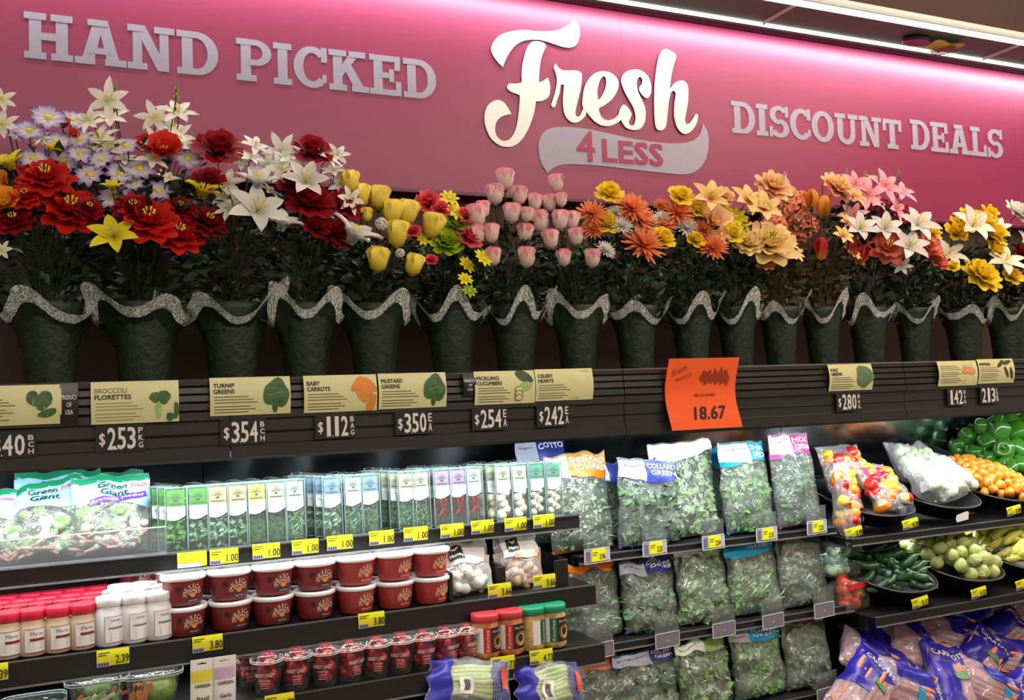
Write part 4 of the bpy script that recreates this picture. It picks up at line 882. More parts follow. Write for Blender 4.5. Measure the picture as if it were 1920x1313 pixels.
def greens(fn, seed, n, L, wr, mi, v0=.05, v1=.74, stems=40):
    g = G(); rr = random.Random(seed); st = G()
    for i in range(n):
        u = rr.uniform(.07, .93); v = rr.uniform(v0, v1); sd = 1 if i % 6 else -1; p_ = Vector(fn(u, v, sd, -.012-rr.random()*.012))
        d = Vector((rr.uniform(-1, 1), rr.uniform(-.35, .35), rr.uniform(-1, 1))); l_ = L*rr.uniform(.5, 1.25); leaf_card(g, p_, d, l_, l_*wr, rr.random()*6, .35)
    for i in range(stems):
        u = rr.uniform(.12, .8); v = rr.uniform(v0, v1-.12); p_ = Vector(fn(u, v, 1, -.004)); a = rr.uniform(-.5, .9); l_ = rr.uniform(.02, .06)
        leaf_card(st, p_, (math.cos(a), 0, math.sin(a)), l_, .0022, 0, .1)
    return g, st
def greens_bag(label, px_, py_t, py_b, Y, wpx, hdr, white_left, txt, mi, seed, style=0, lean=6, split=.4, grp='bags of leafy greens on the ledges', z=None, L=.026, topskew=0, hv=.76, topw=1.0, dep=.10, zadd=.002):
    pb = at(px_, py_b, Y); pt = at(px_, py_t, Y+.03); h = pt.z-(z if z is not None else pb.z); w = wpx*mpp(px_, (py_t+py_b)/2, Y)*1.08
    o = thing('greens_bag', label, 'bagged greens', (pb.x, Y+dep*.5, (z if z is not None else pb.z)+zadd), (math.radians(-lean), 0, R.uniform(-.05, .05)+.12), grp)
    fn = pillow(w, h, dep, seed, topw=topw, topskew=topskew)
    skin(fn, 0, 1, 0.012, 1, 0, 22, 30).build('film', m_bf, o, smooth=True)
    skin(fn, .04, .96, .02, hv+.02, -.02, 10, 12).build('leaf_mass', m_core, o, smooth=True, kind='stuff')
    g, st = greens(fn, seed, 420, L, (.55, .62, .5, .4)[style % 4], mi, v1=hv, stems=(4, 6, 4, 16)[style % 4])
    g.build('leaves', LEAFM[mi], o, kind='stuff'); st.build('stems', LEAFM[4], o, kind='stuff')
    if hdr:
        wv = lambda u, v, vv: vv+(.03*math.sin(u*5+seed)*(1-v))
        skin(fn, 0, 1, hv, .985, .0015, 18, 8, top=wv).build('printed_header', M('header_'+hdr[0], hdr[1], .35, var=.06), o, smooth=True)
        if white_left:
            skin(fn, .0, split, hv+.03, .975, .003, 10, 7, (1,), top=lambda u, v, vv: vv-(.05*(u/split)**2*(1-v))).build('header_patch', M('patch_'+white_left[0], white_left[1], .35, var=.05), o, smooth=True)
            g = G(); on_bag(g, 'Super', fn, .06, split-.06, .90, .935, .005); g.build('brand_print', M('slate_print', (80, 86, 104), .6), o)
        if txt:
            g = G(); n = len(txt); H = .985-hv
            for i, s_ in enumerate(txt):
                on_bag(g, s_, fn, split+.03+(.05 if i else 0), .95, hv+H*(.62-.34*i), hv+H*(.86-.34*i), .004, bold=.0009)
            g.build('lettering', M('white_print', (244, 244, 246), .5, var=0), o)
    # bottom seam
    skin(fn, .02, .98, .0, .03, .001, 12, 2).build('bottom_seam', M('header_'+hdr[0], hdr[1], .35, var=.06) if hdr else m_bf, o, smooth=True)
    return o
ORG = ('orange', (236, 126, 20)); BLU = ('blue', (44, 62, 140)); CYN = ('cyan', (10, 150, 196)); MAG = ('magenta', (176, 60, 130)); LGR = ('light_green', (150, 190, 120)); WG = ('white_green', (226, 236, 220))
WHT = ('white', (236, 238, 240)); SIL = ('silver', (176, 182, 200))
def holder(px_, py_t, py_b, Y, txt, label, w=.105):
    a = at(px_, py_b, Y); h = at(px_, py_t, Y).z-a.z
    o = thing('price_holder', label, 'price holder', (a.x, Y, a.z), (0, 0, .10), 'clear price holders in front of the bagged greens')
    hh = h if h > .05 else .05
    G().box(-w/2, w/2, 0, .003, 0, hh+.055).build('clear_plate', m_acr, o)
    g = G(); g.box(-w/2, w/2, -.002, .0, hh-.002, hh).box(-w/2, w/2, -.002, .0, 0, .002).box(-w/2, -w/2+.002, -.002, 0, 0, hh).box(w/2-.002, w/2, -.002, 0, 0, hh); g.build('plate_edge', m_edge, o)
    if txt:
        G().box(-w/2+.002, w/2-.002, -.001, -.0002, .006, hh-.004).build('paper_strip', m_lil, o)
        G().box(-w/2+.006, -w/2+.024, -.002, -.001, .010, hh-.008).build('slate_block', m_slate, o)
        G().box(-w*.22, w*.32, -.003, -.001, .006, hh-.003).build('yellow_card', m_ytag, o)
        g = G(); text_fit(g, txt, w*.08, w*.30, hh*.25, hh*.62, y=-.0036, bold=.0004); g.box(-w*.19, w*.02, -.0036, -.003, hh*.7, hh*.74).box(-w*.19, -w*.02, -.0036, -.003, hh*.55, hh*.59); g.build('print', m_ink, o)
    else:
        G().box(-w/2+.002, w/2-.002, -.001, -.0002, .004, hh-.004).build('paper_strip', M('grey_strip', (120, 118, 132), .5, var=.04), o)
        g = G(); text_fit(g, '88', -w*.04, w*.06, hh*.4, hh*.52, y=-.0018); g.build('print', m_tw, o)
    # small wire arm that carries the holder from the ledge
    G().tube([(0, .004, -.0), (0, .02, -.012), (0, .06, -.012)], .002, 5).build('arm', m_frame, o)
Z1, Z2, Z3 = .985, .70, .43
# back bags peeking out above
greens_bag('blue headed bag lying behind the orange topped bag', 1045, 822, 960, 3.05, 100, BLU, SIL, ['COTTO'], 0, 31, lean=10, z=Z1)
greens_bag('cyan edged bag mostly hidden between the white green and cyan bags', 1372, 838, 960, 3.02, 80, CYN, None, None, 0, 33, lean=6, z=Z1)
greens_bag('blue headed greens bag behind, between orange and collard bags', 1165, 868, 985, 2.98, 80, BLU, WHT, None, 0, 34, lean=6, z=Z1)
# three rows of five
greens_bag('shredded collard bag with bright orange header, top row far left', 1108, 850, 1045, 2.86, 132, ORG, WHT, ['SHREDDED', 'COLLARD'], 2, 1, 3, z=Z1, split=.33, topskew=.01, L=.02)
greens_bag('collard greens bag with blue header, top row front', 1232, 862, 1035, 2.84, 135, BLU, SIL, ['COLLARD', 'GREEN'], 0, 2, 0, z=Z1, split=.42, topskew=-.03, L=.034, lean=-1)
greens_bag('tall pale green bag with whitish header, top row middle', 1305, 828, 1030, 2.90, 150, WG, None, None, 2, 3, 1, z=Z1, hv=.84, L=.03, lean=4)
greens_bag('curly greens bag with cyan and white header, top row', 1424, 828, 1015, 2.86, 108, CYN, WHT, ['SHR', 'DED'], 3, 4, 2, z=Z1, split=.6, L=.026)
greens_bag('mixed greens bag with magenta and white header, top row far right', 1516, 812, 1000, 2.86, 102, MAG, WHT, ['MIX', 'GREEN'], 0, 5, 1, z=Z1, split=.5, L=.022)
greens_bag('shredded greens bag with dark orange header, second row far left', 1122, 1055, 1225, 2.79, 135, ORG, None, None, 0, 6, 3, z=Z2, hv=.86, L=.02)
greens_bag('collard greens bag with blue header, second row', 1238, 1050, 1210, 2.79, 118, BLU, SIL, ['COLLAR', 'GREE'], 0, 7, 0, z=Z2, split=.45, hv=.8, L=.03)
greens_bag('light green headed bag in the second row middle', 1340, 1026, 1192, 2.79, 116, LGR, WG, None, 1, 8, 1, z=Z2, hv=.88, split=.5, L=.026)
greens_bag('greens bag with deep cyan header in the second row', 1436, 1020, 1175, 2.79, 114, CYN, None, ['GREEN'], 3, 9, 3, z=Z2, hv=.84, L=.024)
greens_bag('mixed greens bag with dull pink seam, second row far right', 1528, 1002, 1160, 2.79, 108, ('dusky', (150, 90, 104)), None, None, 0, 10, 1, z=Z2, hv=.93, L=.02)
greens_bag('bag with brown orange header, bottom row far left', 1118, 1240, 1420, 2.71, 150, ('rust', (190, 96, 40)), ('grey', (150, 148, 150)), None, 0, 11, 3, z=Z3, split=.5, hv=.78, L=.02)
greens_bag('collard greens bag with blue and silver header, bottom row', 1235, 1222, 1410, 2.71, 132, BLU, SIL, ['COLLARD', 'GREEN'], 0, 12, 0, z=Z3, split=.58, hv=.8, L=.03)
greens_bag('light green headed bag in the bottom row middle', 1345, 1200, 1400, 2.71, 122, LGR, WG, None, 1, 13, 1, z=Z3, split=.5, hv=.82, L=.03)
greens_bag('turnip greens bag with deep cyan header, bottom row', 1448, 1178, 1385, 2.71, 118, CYN, ('grey', (150, 148, 150)), ['TURNIP', 'GREEN'], 3, 14, 2, z=Z3, split=.34, hv=.82, L=.026)
greens_bag('mixed greens bag with brown seam, bottom row far right', 1540, 1165, 1365, 2.71, 110, ('dusky', (150, 90, 104)), None, None, 0, 15, 1, z=Z3, hv=.94, L=.02)
for a in ((1120, 1030, 1056, 2.80, '3.96', 'holder with yellow 3.96 card under the orange topped bag'), (1228, 1017, 1042, 2.80, '2.23', 'holder with yellow 2.23 card under the collard bag'), (1338, 1006, 1030, 2.80, '2.54', 'holder with yellow 2.54 card under the pale bag'), (1438, 991, 1015, 2.80, '2.15', 'holder with yellow 2.15 card under the cyan bag'), (1532, 977, 1001, 2.80, '2.23', 'holder with yellow card under the magenta bag'),
          (1127, 1207, 1234, 2.73, '', 'grey holder under the second row orange bag'), (1252, 1192, 1214, 2.73, '', 'grey holder under the second row blue bag'), (1358, 1168, 1194, 2.73, '', 'grey holder under the second row light green bag'), (1450, 1153, 1178, 2.73, '', 'grey holder under the second row cyan bag'), (1546, 1130, 1158, 2.73, '', 'grey holder under the second row far right bag'), (1552, 1293, 1316, 2.65, '', 'grey holder under the bottom row far right bag')):
    holder(*a)

# ---- salad kits, upper left
m_broc = M('broccoli_green', (120, 150, 96), .7, var=.3, vs=60, bump=.6); m_caul = M('cauliflower_pale', (206, 214, 184), .7, var=.12, vs=50, bump=.6); m_car = M('carrot_orange', (220, 120, 62), .5, var=.12); m_pinkc = M('carrot_in_film_pink', (226, 158, 130), .5, var=.12)
def veg_lumps(fn, seed, n, r, mat, o, v0, v1, nm):
    g = G(); rr = random.Random(seed)
    for i in range(n):
        p_ = Vector(fn(rr.uniform(.1, .9), rr.uniform(v0, v1), 1, -r*.9)); rad = r*rr.uniform(.6, 1.15); k = rr.random()*6
        g.lathe([(.001, -rad), (rad*.75, -rad*.6), (rad, .0), (rad*.7, rad*.7), (.001, rad)], 9, Matrix.Translation(p_) @ Euler((rr.random()*3, rr.random()*3, 0)).to_matrix().to_4x4(), lobes=lambda a, t: 1+.16*math.sin(4*a+k)*math.sin(PI*t))
    g.build(nm, mat, o, smooth=True, kind='stuff')
def sticks(fn, seed, n, L, r, mat, o, v0, v1, nm, u0=.1, u1=.9):
    g = G(); rr = random.Random(seed)
    for i in range(n):
        p_ = Vector(fn(rr.uniform(u0, u1), rr.uniform(v0, v1), 1, -r*1.2)); a = rr.uniform(-.9, .9); d = Vector((math.cos(a), rr.uniform(-.2, .2), math.sin(a)))*L*rr.uniform(.3, .6)
        g.tube([p_-d, p_, p_+d], r, 5, taper=[.8, 1, .7])
    g.build(nm, mat, o, smooth=True, kind='stuff')
def salad_kit(px_, py_t, py_b, Y, wpx, label, seed, hdr, lettering, purple=True, lean=8, skew=0, dep=.11):
    pb = at(px_, py_b, Y); h = at(px_, py_t, Y+.03).z-1.137; w = wpx*mpp(px_, 950, Y)
    o = thing('salad_kit', label, 'salad kit', (pb.x, Y+.06, 1.139), (math.radians(-lean), 0, .05), 'salad kits on the upper shelf')
    fn = pillow(w, h, dep, seed, topskew=skew)
    skin(fn, 0, 1, .012, 1, 0, 20, 26).build('film', m_bf, o, smooth=True)
    veg_lumps(fn, seed, 34, .015, m_broc, o, .12, .62, 'broccoli_florets'); veg_lumps(fn, seed+1, 16, .014, m_caul, o, .1, .5, 'cauliflower'); sticks(fn, seed+2, 22, .04, .006, m_pinkc, o, .06, .3, 'carrot_pieces')
    skin(fn, .03, .97, .02, .66, -.03, 8, 8).build('vegetable_mass', M('kit_core', (96, 110, 80), .8, var=.3), o, smooth=True, kind='stuff')
    hv = .60
    skin(fn, 0, 1, hv, .93, .0015, 16, 8, top=lambda u, v, vv: vv+.10*math.sin(u*3+.4)*(1-v)-.03*(1-v)).build('sky_blue_band', M('kit_sky_blue', (150, 196, 226), .3, var=.05), o, smooth=True)
    skin(fn, 0, 1, .91, .99, .002, 12, 3).build('green_top_band', M('kit_green', (24, 124, 84), .3, var=.08), o, smooth=True)
    g = G(); on_bag(g, 'Green', fn, .30, .68, .825, .895, .004, bold=.0008); on_bag(g, 'Giant', fn, .36, .72, .74, .81, .004, bold=.0008); g.build('brand_lettering', M('kit_dark_green_print', (16, 62, 62), .5, var=0), o)
    g = G(); on_bag(g, 'Fresh', fn, .74, .95, .83, .885, .004, bold=.0004); g.build('fresh_lettering', M('kit_pink_print', (206, 60, 110), .5, var=0), o)
    if purple:
        g = G(); f2 = lambda u, v: fn(.22+.72*u, .625+.075*v+.07*u, 1, .0035); g.surf(f2, 12, 2).build('purple_banner', M('kit_purple', (88, 50, 150), .4, var=.04), o, smooth=True)
        g = G(); vs, fs, a, b, c, d = text_geo('Broccoli Medley'); g.add([fn(.25+.66*(v[0]-a)/(b-a), .64+.045*(v[1]-c)/(d-c)+.07*(v[0]-a)/(b-a), 1, .005) for v in vs], fs); g.build('banner_lettering', m_tw, o)
    return o
salad_kit(212, 894, 1068, 2.80, 138, 'broccoli medley kit with purple banner, right of the salad kits', 41, 0, 1)
salad_kit(80, 905, 1075, 2.81, 140, 'slumped green topped salad kit, middle of the three at left', 42, 0, 1, False, lean=14, skew=.03)
salad_kit(-45, 925, 1080, 2.81, 130, 'salad kit cut off by the left picture edge', 43, 0, 1, False)
salad_kit(110, 884, 1040, 2.95, 150, 'back row salad kit peeking above the slumped one', 44, 0, 1, False, lean=6)
salad_kit(205, 888, 1040, 2.96, 130, 'back row salad kit hidden behind the broccoli medley kit', 45, 0, 1, False, lean=6)
# ---- glassware-like lathes: jars, tubs, cups
def cyl_map(Rr, z0=0, a0=0): return lambda x, z: (Rr*math.sin(x/Rr+a0), -Rr*math.cos(x/Rr+a0), z+z0)
def curved_patch(g, Rr, x0, x1, z0, z1, a0=0, n=10): f_ = cyl_map(Rr, 0, a0); return g.surf(lambda u, v: f_(x0+(x1-x0)*u, z0+(z1-z0)*v), n, 1)
m_label = M('paper_label', (226, 226, 222), .5, var=.02); m_lb = M('label_maroon', (132, 30, 46), .5, var=.03); m_lg = M('label_grey_print', (96, 98, 108), .6, var=0)
def jar(kind):
    if kind == 'red':
        o = thing('dressing_jar', 'x', 'jar'); r = .034; h = .118
        G().lathe([(r*.85, 0), (r, .006), (r, .075), (r*.82, .088), (r*.82, .094)], 20, squash=.9).build('jar_body', M('creamy_dressing', (214, 190, 166), .25, var=.05), o, smooth=True)
        G().lathe([(r*.9, .092), (r*.97, .094), (r*.97, .114), (r*.90, .118), (.001, .118)], 20, squash=.9, lobes=lambda a, t: 1+.012*math.sin(30*a)).build('lid', M('red_lid', (206, 34, 60), .4, var=.04), o, smooth=True)
        curved_patch(G(), r+.001, -.024, .026, .012, .072).build('label', m_label, o, smooth=True)
        f_ = cyl_map(r+.002); g = G(); text_fit(g, 'Marie', -.010, .018, .055, .064, fn=f_); 
        for i in range(3): g.add([f_(-.015+.03*u, .022+.007*i+q) for u, q in ((0, 0), (1, 0), (1, .0015), (0, .0015))], [(0, 1, 2, 3)])
        g.build('label_print', m_lg, o); curved_patch(G(), r+.0016, -.012, .024, .041, .048).build('label_band', m_lb, o, smooth=True)
        g = G(); curved_patch(g, r+.0015, -.024, .026, .0705, .072); curved_patch(g, r+.0015, -.024, .026, .012, .0135); g.build('label_border', m_lb, o)
    else:
        o = thing('spread_jar', 'x', 'jar'); r = .036; h = .13
        G().lathe([(r*.88, 0), (r, .006), (r, .088), (r*.84, .1), (r*.84, .106)], 20).build('jar_body', M('white_plastic_jar', (222, 224, 226), .3, var=.02), o, smooth=True)
        G().lathe([(r*.9, .104), (r*.95, .105), (r*.95, .123), (r*.9, .127), (.001, .127)], 20, lobes=lambda a, t: 1+.01*math.sin(34*a)).build('lid', M('white_lid', (234, 236, 236), .35, var=.01), o, smooth=True)
        curved_patch(G(), r+.001, -.022, .03, .012, .08).build('label', M('spread_label', (238, 240, 240), .45, var=.01), o, smooth=True)
        f_ = cyl_map(r+.002); g = G(); text_fit(g, 'FARMER', -.006, .020, .066, .072, fn=f_); text_fit(g, 'HORSERADISH', -.012, .024, .047, .052, fn=f_, bold=.0004)
        for i in range(4): g.add([f_(-.008+.028*u, .018+.006*i+q) for u, q in ((0, 0), (1, 0), (1, .0014), (0, .0014))], [(0, 1, 2, 3)])
        g.build('label_print', m_lg, o)
        g = G(); curved_patch(g, r+.0015, -.022, .03, .079, .080); curved_patch(g, r+.0015, -.022, .03, .012, .013); curved_patch(g, r+.0015, -.022, -.021, .012, .08, n=1); curved_patch(g, r+.0015, .029, .03, .012, .08, n=1); g.build('label_border', m_lb, o)
    return o
ZS = .9205
jr = jar('red'); jw = jar('white'); used = [0, 0]
def put(o, first, x, y, z, rz, label, grp):
    if first: o.location = (x, y, z); o.rotation_euler = (0, 0, rz); o['label'] = label; o['group'] = grp
    else: dup(o, (x, y, z), (0, 0, rz), label, grp)
xs = [at(px_, 1235, 2.73).x for px_ in (-34, 16, 62, 110, 156)]
for i, x in enumerate(xs): put(jr, i == 0, x, 2.73, ZS, .2, ['red capped dressing jar cut off at the left edge', 'red capped dressing jar, second in the front row', 'red capped dressing jar, third in the front row', 'red capped dressing jar, fourth in the front row', 'red capped front dressing jar touching the white capped jars'][i], 'red capped jars')
for k in range(1, 4):
    for i, x in enumerate(xs): put(jr, 0, x+.012*k+.002, 2.73+.078*k, ZS, .2, 'red capped dressing jar in back row %s, %s from the left' % (ORD[k], ORD[i]), 'red capped jars')
xs = [at(px_, 1215, 2.73).x for px_ in (206, 252, 298)]
for i, x in enumerate(xs): put(jw, i == 0, x, 2.73, ZS, .25, ['white capped jar in front, beside the red capped jars', 'white capped jar in front, middle of the three', 'white capped jar in front, beside the salsa tubs'][i], 'white capped jars')
for k in (1, 2):
    for i, x in enumerate(xs): put(jw, 0, x+.016*k, 2.73+.08*k, ZS, .25, 'white capped jar in row %s behind, %s from the left' % (ORD[k], ORD[i]), 'white capped jars')
# salsa tubs
def tub(mild):
    o = thing('salsa_tub', 'x', 'salsa tub'); r = .058; h = .074
    col = (122, 42, 46) if mild else (158, 58, 56)
    G().lathe([(r*.80, 0), (r*.83, .003), (r*.98, h-.006), (r*.98, h)], 28).build('tub_body', M('salsa_tub_body_%d' % mild, col, .3, var=.12, vs=40), o, smooth=True)
    G().lathe([(r*1.0, h-.007), (r*1.05, h-.006), (r*1.05, h+.004), (r*1.0, h+.006), (r*.93, h+.004), (.001, h+.003)], 28).build('lid', M('tub_lid_white', (240, 240, 240), .35, var=.01), o, smooth=True)
    g = G(); m_tl = M('tub_cream_print', (226, 206, 178), .5, var=.05)
    def fm(x, z): rr = r*(.83+.15*min(1, max(0, z/h)))+.0016; a = x/r; return (rr*math.sin(a), -rr*math.cos(a), z)
    cx, cz = .012, .028
    for i, c in enumerate('MEXICAN'):
        a = PI*(.92-.84*i/6); vs, fs, a0, b0, c0, d0 = text_geo(c); s_ = .0098
        ca, sa = math.cos(a-PI/2), math.sin(a-PI/2)
        pts = []
        for v in vs:
            x = ((v[0]-a0)/(b0-a0)-.5)*(s_*.8 if c != 'I' else s_*.25); z = .0185+(v[1]-c0)/(d0-c0)*s_*1.25
            pts.append(fm(cx+x*ca-z*sa, cz+x*sa+z*ca))
        g.add(pts, fs); g.add([(p_[0]+.0005, p_[1]-.0003, p_[2]+.0003) for p_ in pts], fs)
    text_fit(g, 'SPICES', cx-.03, cx-.017, cz-.004, cz+.002, fn=fm)
    for i in range(9):
        a = PI*(.1+.8*i/8); p1 = (cx+.009*math.cos(a), cz+.009*math.sin(a)); p2 = (cx+.016*math.cos(a+.12), cz+.016*math.sin(a+.12)); p3 = (cx+.016*math.cos(a-.12), cz+.016*math.sin(a-.12)); g.add([fm(*p1), fm(*p3), fm(*p2)], [(0, 1, 2)])
    g.build('arched_lettering', m_tl, o)
    g = poly(G(), [blob(cx, cz+.001, .0095, .007, 14, .08, 2)]); g.v = [fm(v[0], v[2]) for v in g.v]; g.build('emblem', M('tub_emblem', (208, 140, 70), .5), o)
    if mild:
        g = G(); g.surf(lambda u, v: (lambda p_: (p_[0], p_[1]-.0004, p_[2]))(fm(-.008+.042*u, .009+.009*v)), 8, 1).build('green_band', M('tub_green_band', (24, 62, 56), .4, var=.02), o)
        g = G(); text_fit(g, 'MILD SALSA', -.001, .028, .011, .0155, fn=lambda x, z: (lambda p_: (p_[0], p_[1]-.0009, p_[2]))(fm(x, z))); g.build('band_lettering', m_tw, o)
        g = poly(G(), [blob(-.03, .045, .0075, .008, 14, .03, 3)]); g.v = [fm(v[0], v[2]) for v in g.v]; g.build('round_seal', M('tub_seal', (60, 20, 24), .5), o)
    else:
        g = G(); text_fit(g, 'MEDIUM SALSA', -.008, .03, .011, .016, fn=fm, bold=.0004); g.build('band_lettering', M('tub_pink_print', (240, 150, 140), .5, var=0), o)
    return o
tm = tub(1); th_ = tub(0); fi = {1: 1, 0: 1}
TX = [346, 433, 513, 591, 669, 742, 809]
pos_w = ['far left', 'second', 'third', 'fourth', 'fifth', 'sixth', 'far right']
for row in range(3):
    for i, x in enumerate(TX):
        for tier in (0, 1):
            mild = 1 if i < 4 else 0; o = tm if mild else th_; X_ = at(x, 1180, 2.75).x-.012*row
            if row == 2 and tier == 0: continue
            put(o, fi[mild], X_+R.uniform(-.003, .003), 2.75+.128*row, ZS+(.083 if tier else 0), .18+R.uniform(-.1, .1), '%s salsa tub on %s tier of the %s %sstack' % ('dark mild' if mild else 'bright red medium', ('the lower', 'the upper')[tier], pos_w[i], ('', 'second row ', 'third row ')[row]), 'stacked salsa tubs'); fi[mild] = 0
X_ = at(262, 1110, 3.0).x
for k in range(2): dup(tm, (X_+.125*k, 3.02, ZS), (0, 0, .2), ('dark salsa tub behind the white capped jars', 'dark salsa tub behind, next to the far left stack')[k], 'stacked salsa tubs'); dup(tm, (X_+.125*k, 3.02, ZS+.083), (0, 0, .2), ('upper dark salsa tub glimpsed above the white capped jars', 'upper dark salsa tub behind the far left stack')[k], 'stacked salsa tubs')
# candied fruit cups
def cup():
    o = thing('fruit_cup', 'x', 'fruit cup'); r = .042; h = .085
    G().lathe([(r*.72, 0), (r*.74, .003), (r*.97, h), (r*1.06, h+.001), (r*1.06, h+.005), (r*.95, h+.006)], 22, cap=False).build('cup_wall', m_clr, o, smooth=True)
    G().lathe([(r*.95, h+.006), (r*.88, h+.018), (r*.55, h+.024), (.001, h+.025)], 22, cap=False, lobes=lambda a, t: 1+.02*math.sin(8*a)).build('domed_lid', m_clr, o, smooth=True)
    g = G()
    for z in (h+.002, h+.0075):
        pts = [(r*1.07*math.cos(i*PI/12), r*1.07*math.sin(i*PI/12), z) for i in range(25)]; g.tube(pts, .0013, 4)
    g.build('lid_rim', M('clear_rim_white', (236, 214, 220), .2), o, smooth=True)
    rr = random.Random(5); mf = M('candied_fruit_red', (176, 28, 40), .22, var=.15, island=.25)
    fr = G().lathe([(.001, -.017), (.012, -.012), (.0165, 0), (.013, .011), (.004, .014), (.001, .011)], 10).mesh('fruit', mf)
    for i in range(13):
        a = i*2.4; rad = .0185 if i % 4 else .004; link('fruit', fr, o, (rad*math.cos(a), rad*math.sin(a), .017+.0066*i), (rr.random()*3, rr.random()*3, 0))
    f_ = lambda x, z: (lambda rr_: (rr_*math.sin(x/r), -rr_*math.cos(x/r), z))(r*(.75+.23*z/h)+.0015)
    g = G(); text_fit(g, 'HANDY CANDY', -.030, .030, .050, .061, fn=f_, bold=.0004); text_fit(g, 'Candied Fruit', -.014, .016, .040, .045, fn=f_)
    for i in range(3): g.add([f_(-.012+.026*u, .02+.006*i+q) for u, q in ((0, 0), (1, 0), (1, .0013), (0, .0013))], [(0, 1, 2, 3)])
    g.build('cup_lettering', M('cup_cream_print', (226, 190, 186), .5, var=0), o)
    return o
cu = cup(); ZC = .7545
CXp = [(502, 1312), (557, 1302), (611, 1292), (658, 1284), (707, 1276), (752, 1268), (795, 1262), (837, 1255), (877, 1248)]
n = 0
for row in range(3):
    for i, (x, y) in enumerate(CXp):
        X_ = at(x, y, 2.65).x-.03*row
        put(cu, n == 0, X_, 2.65+.095*row, ZC, R.uniform(-.5, .6), 'clear cup of red candied fruit, %s from the left in the %s row' % (ORD[i], ('front', 'second', 'third')[row]), 'candied fruit cups'); n += 1
# kimchi jars
def kjar(red):
    o = thing('kimchi_jar', 'x', 'jar'); r = .0435; h = .13; lc = ('kimchi_red_lid', (196, 56, 64)) if red else ('kimchi_green_lid', (20, 142, 98))
    G().lathe([(r*.85, 0), (r*.97, .006), (r, .02), (r, .095), (r*.86, .108), (r*.86, .114)], 22).build('glass_body', M('kimchi_contents_%d' % red, (196, 122, 70) if red else (190, 158, 96), .15, var=.35, vs=45), o, smooth=True)
    G().lathe([(r*.95, .111), (r*1.0, .112), (r*1.0, .128), (r*.95, .132), (r*.8, .133), (.001, .132)], 24, lobes=lambda a, t: 1+.01*math.sin(40*a)).build('lid', M(*lc, .4, var=.03), o, smooth=True)
    f_ = cyl_map(r+.0012)
    curved_patch(G(), r+.001, -.012, .042, .022, .095).build('black_label', M('kimchi_black', (34, 26, 22), .35), o, smooth=True)
    curved_patch(G(), r+.0015, -.034, -.010, .022, .095).build('side_label', M('kimchi_side_%d' % red, (190, 30, 38) if red else (18, 96, 62), .4), o, smooth=True)
    curved_patch(G(), r+.001, -.06, -.034, .022, .095).build('white_side_label', m_label, o, smooth=True)
    g = G(); vs, fs, a, b, c, d = text_geo('Kimchee'); g.add([cyl_map(r+.0025)(-.027+.010*(1-(v[1]-c)/(d-c)) if 0 else -.017-.011*(v[1]-c)/(d-c), .026+.064*(v[0]-a)/(b-a)) for v in vs], fs); g.build('brand_lettering', m_tw, o)
    for nm, rx, rz, mt, e in (('bowl_picture', .021, .022, M('bowl_rim_brown', (196, 176, 140), .5), .0018), ('bowl_inner', .0175, .0185, M('bowl_dark', (70, 40, 22), .5), .0022), ('food_picture', .0168, .0178, M('food_tan', (186, 142, 66), .5, var=.35, vs=180), .0026)):
        g = poly(G(), [blob(.017, .052, rx, rz, 18, .02, 1)]); g.v = [cyl_map(r+e)(v[0], v[2]) for v in g.v]; g.build(nm, mt, o)
    g = G(); text_fit(g, 'Kim Chee', -.004, .034, .080, .088, fn=cyl_map(r+.002)); g.build('top_lettering', m_tw, o)
    return o
ka, kb = kjar(1), kjar(0)
for o, x, y, rz, lab in ((ka, 911, 2.655, .25, 'kimchi jar with red cap beside the candied fruit cups'), (ka, 957, 2.655, .05, 'kimchi jar with red cap beside a green capped one'), (kb, 998, 2.66, 1.0, 'green capped kimchi jar turned to show white side label'), (kb, 1038, 2.66, .1, 'green capped kimchi jar at the right end showing bowl picture')):
    X_ = at(x, 1225, y).x
    if lab.endswith('cups') or 'turned' in lab: o.location = (X_, y, ZC); o.rotation_euler = (0, 0, rz); o['label'] = lab; o['group'] = 'kimchi jars'
    else: dup(o, (X_, y, ZC), (0, 0, rz), lab, 'kimchi jars')
    dup(o, (X_+.01, y+.1, ZC), (0, 0, rz), 'kimchi jar behind the '+lab.replace('kimchi jar ', '').replace('with red cap', 'red capped one').replace('green capped turned', 'turned green capped one')[:60].rsplit(' ', 1)[0]+' jar', 'kimchi jars')

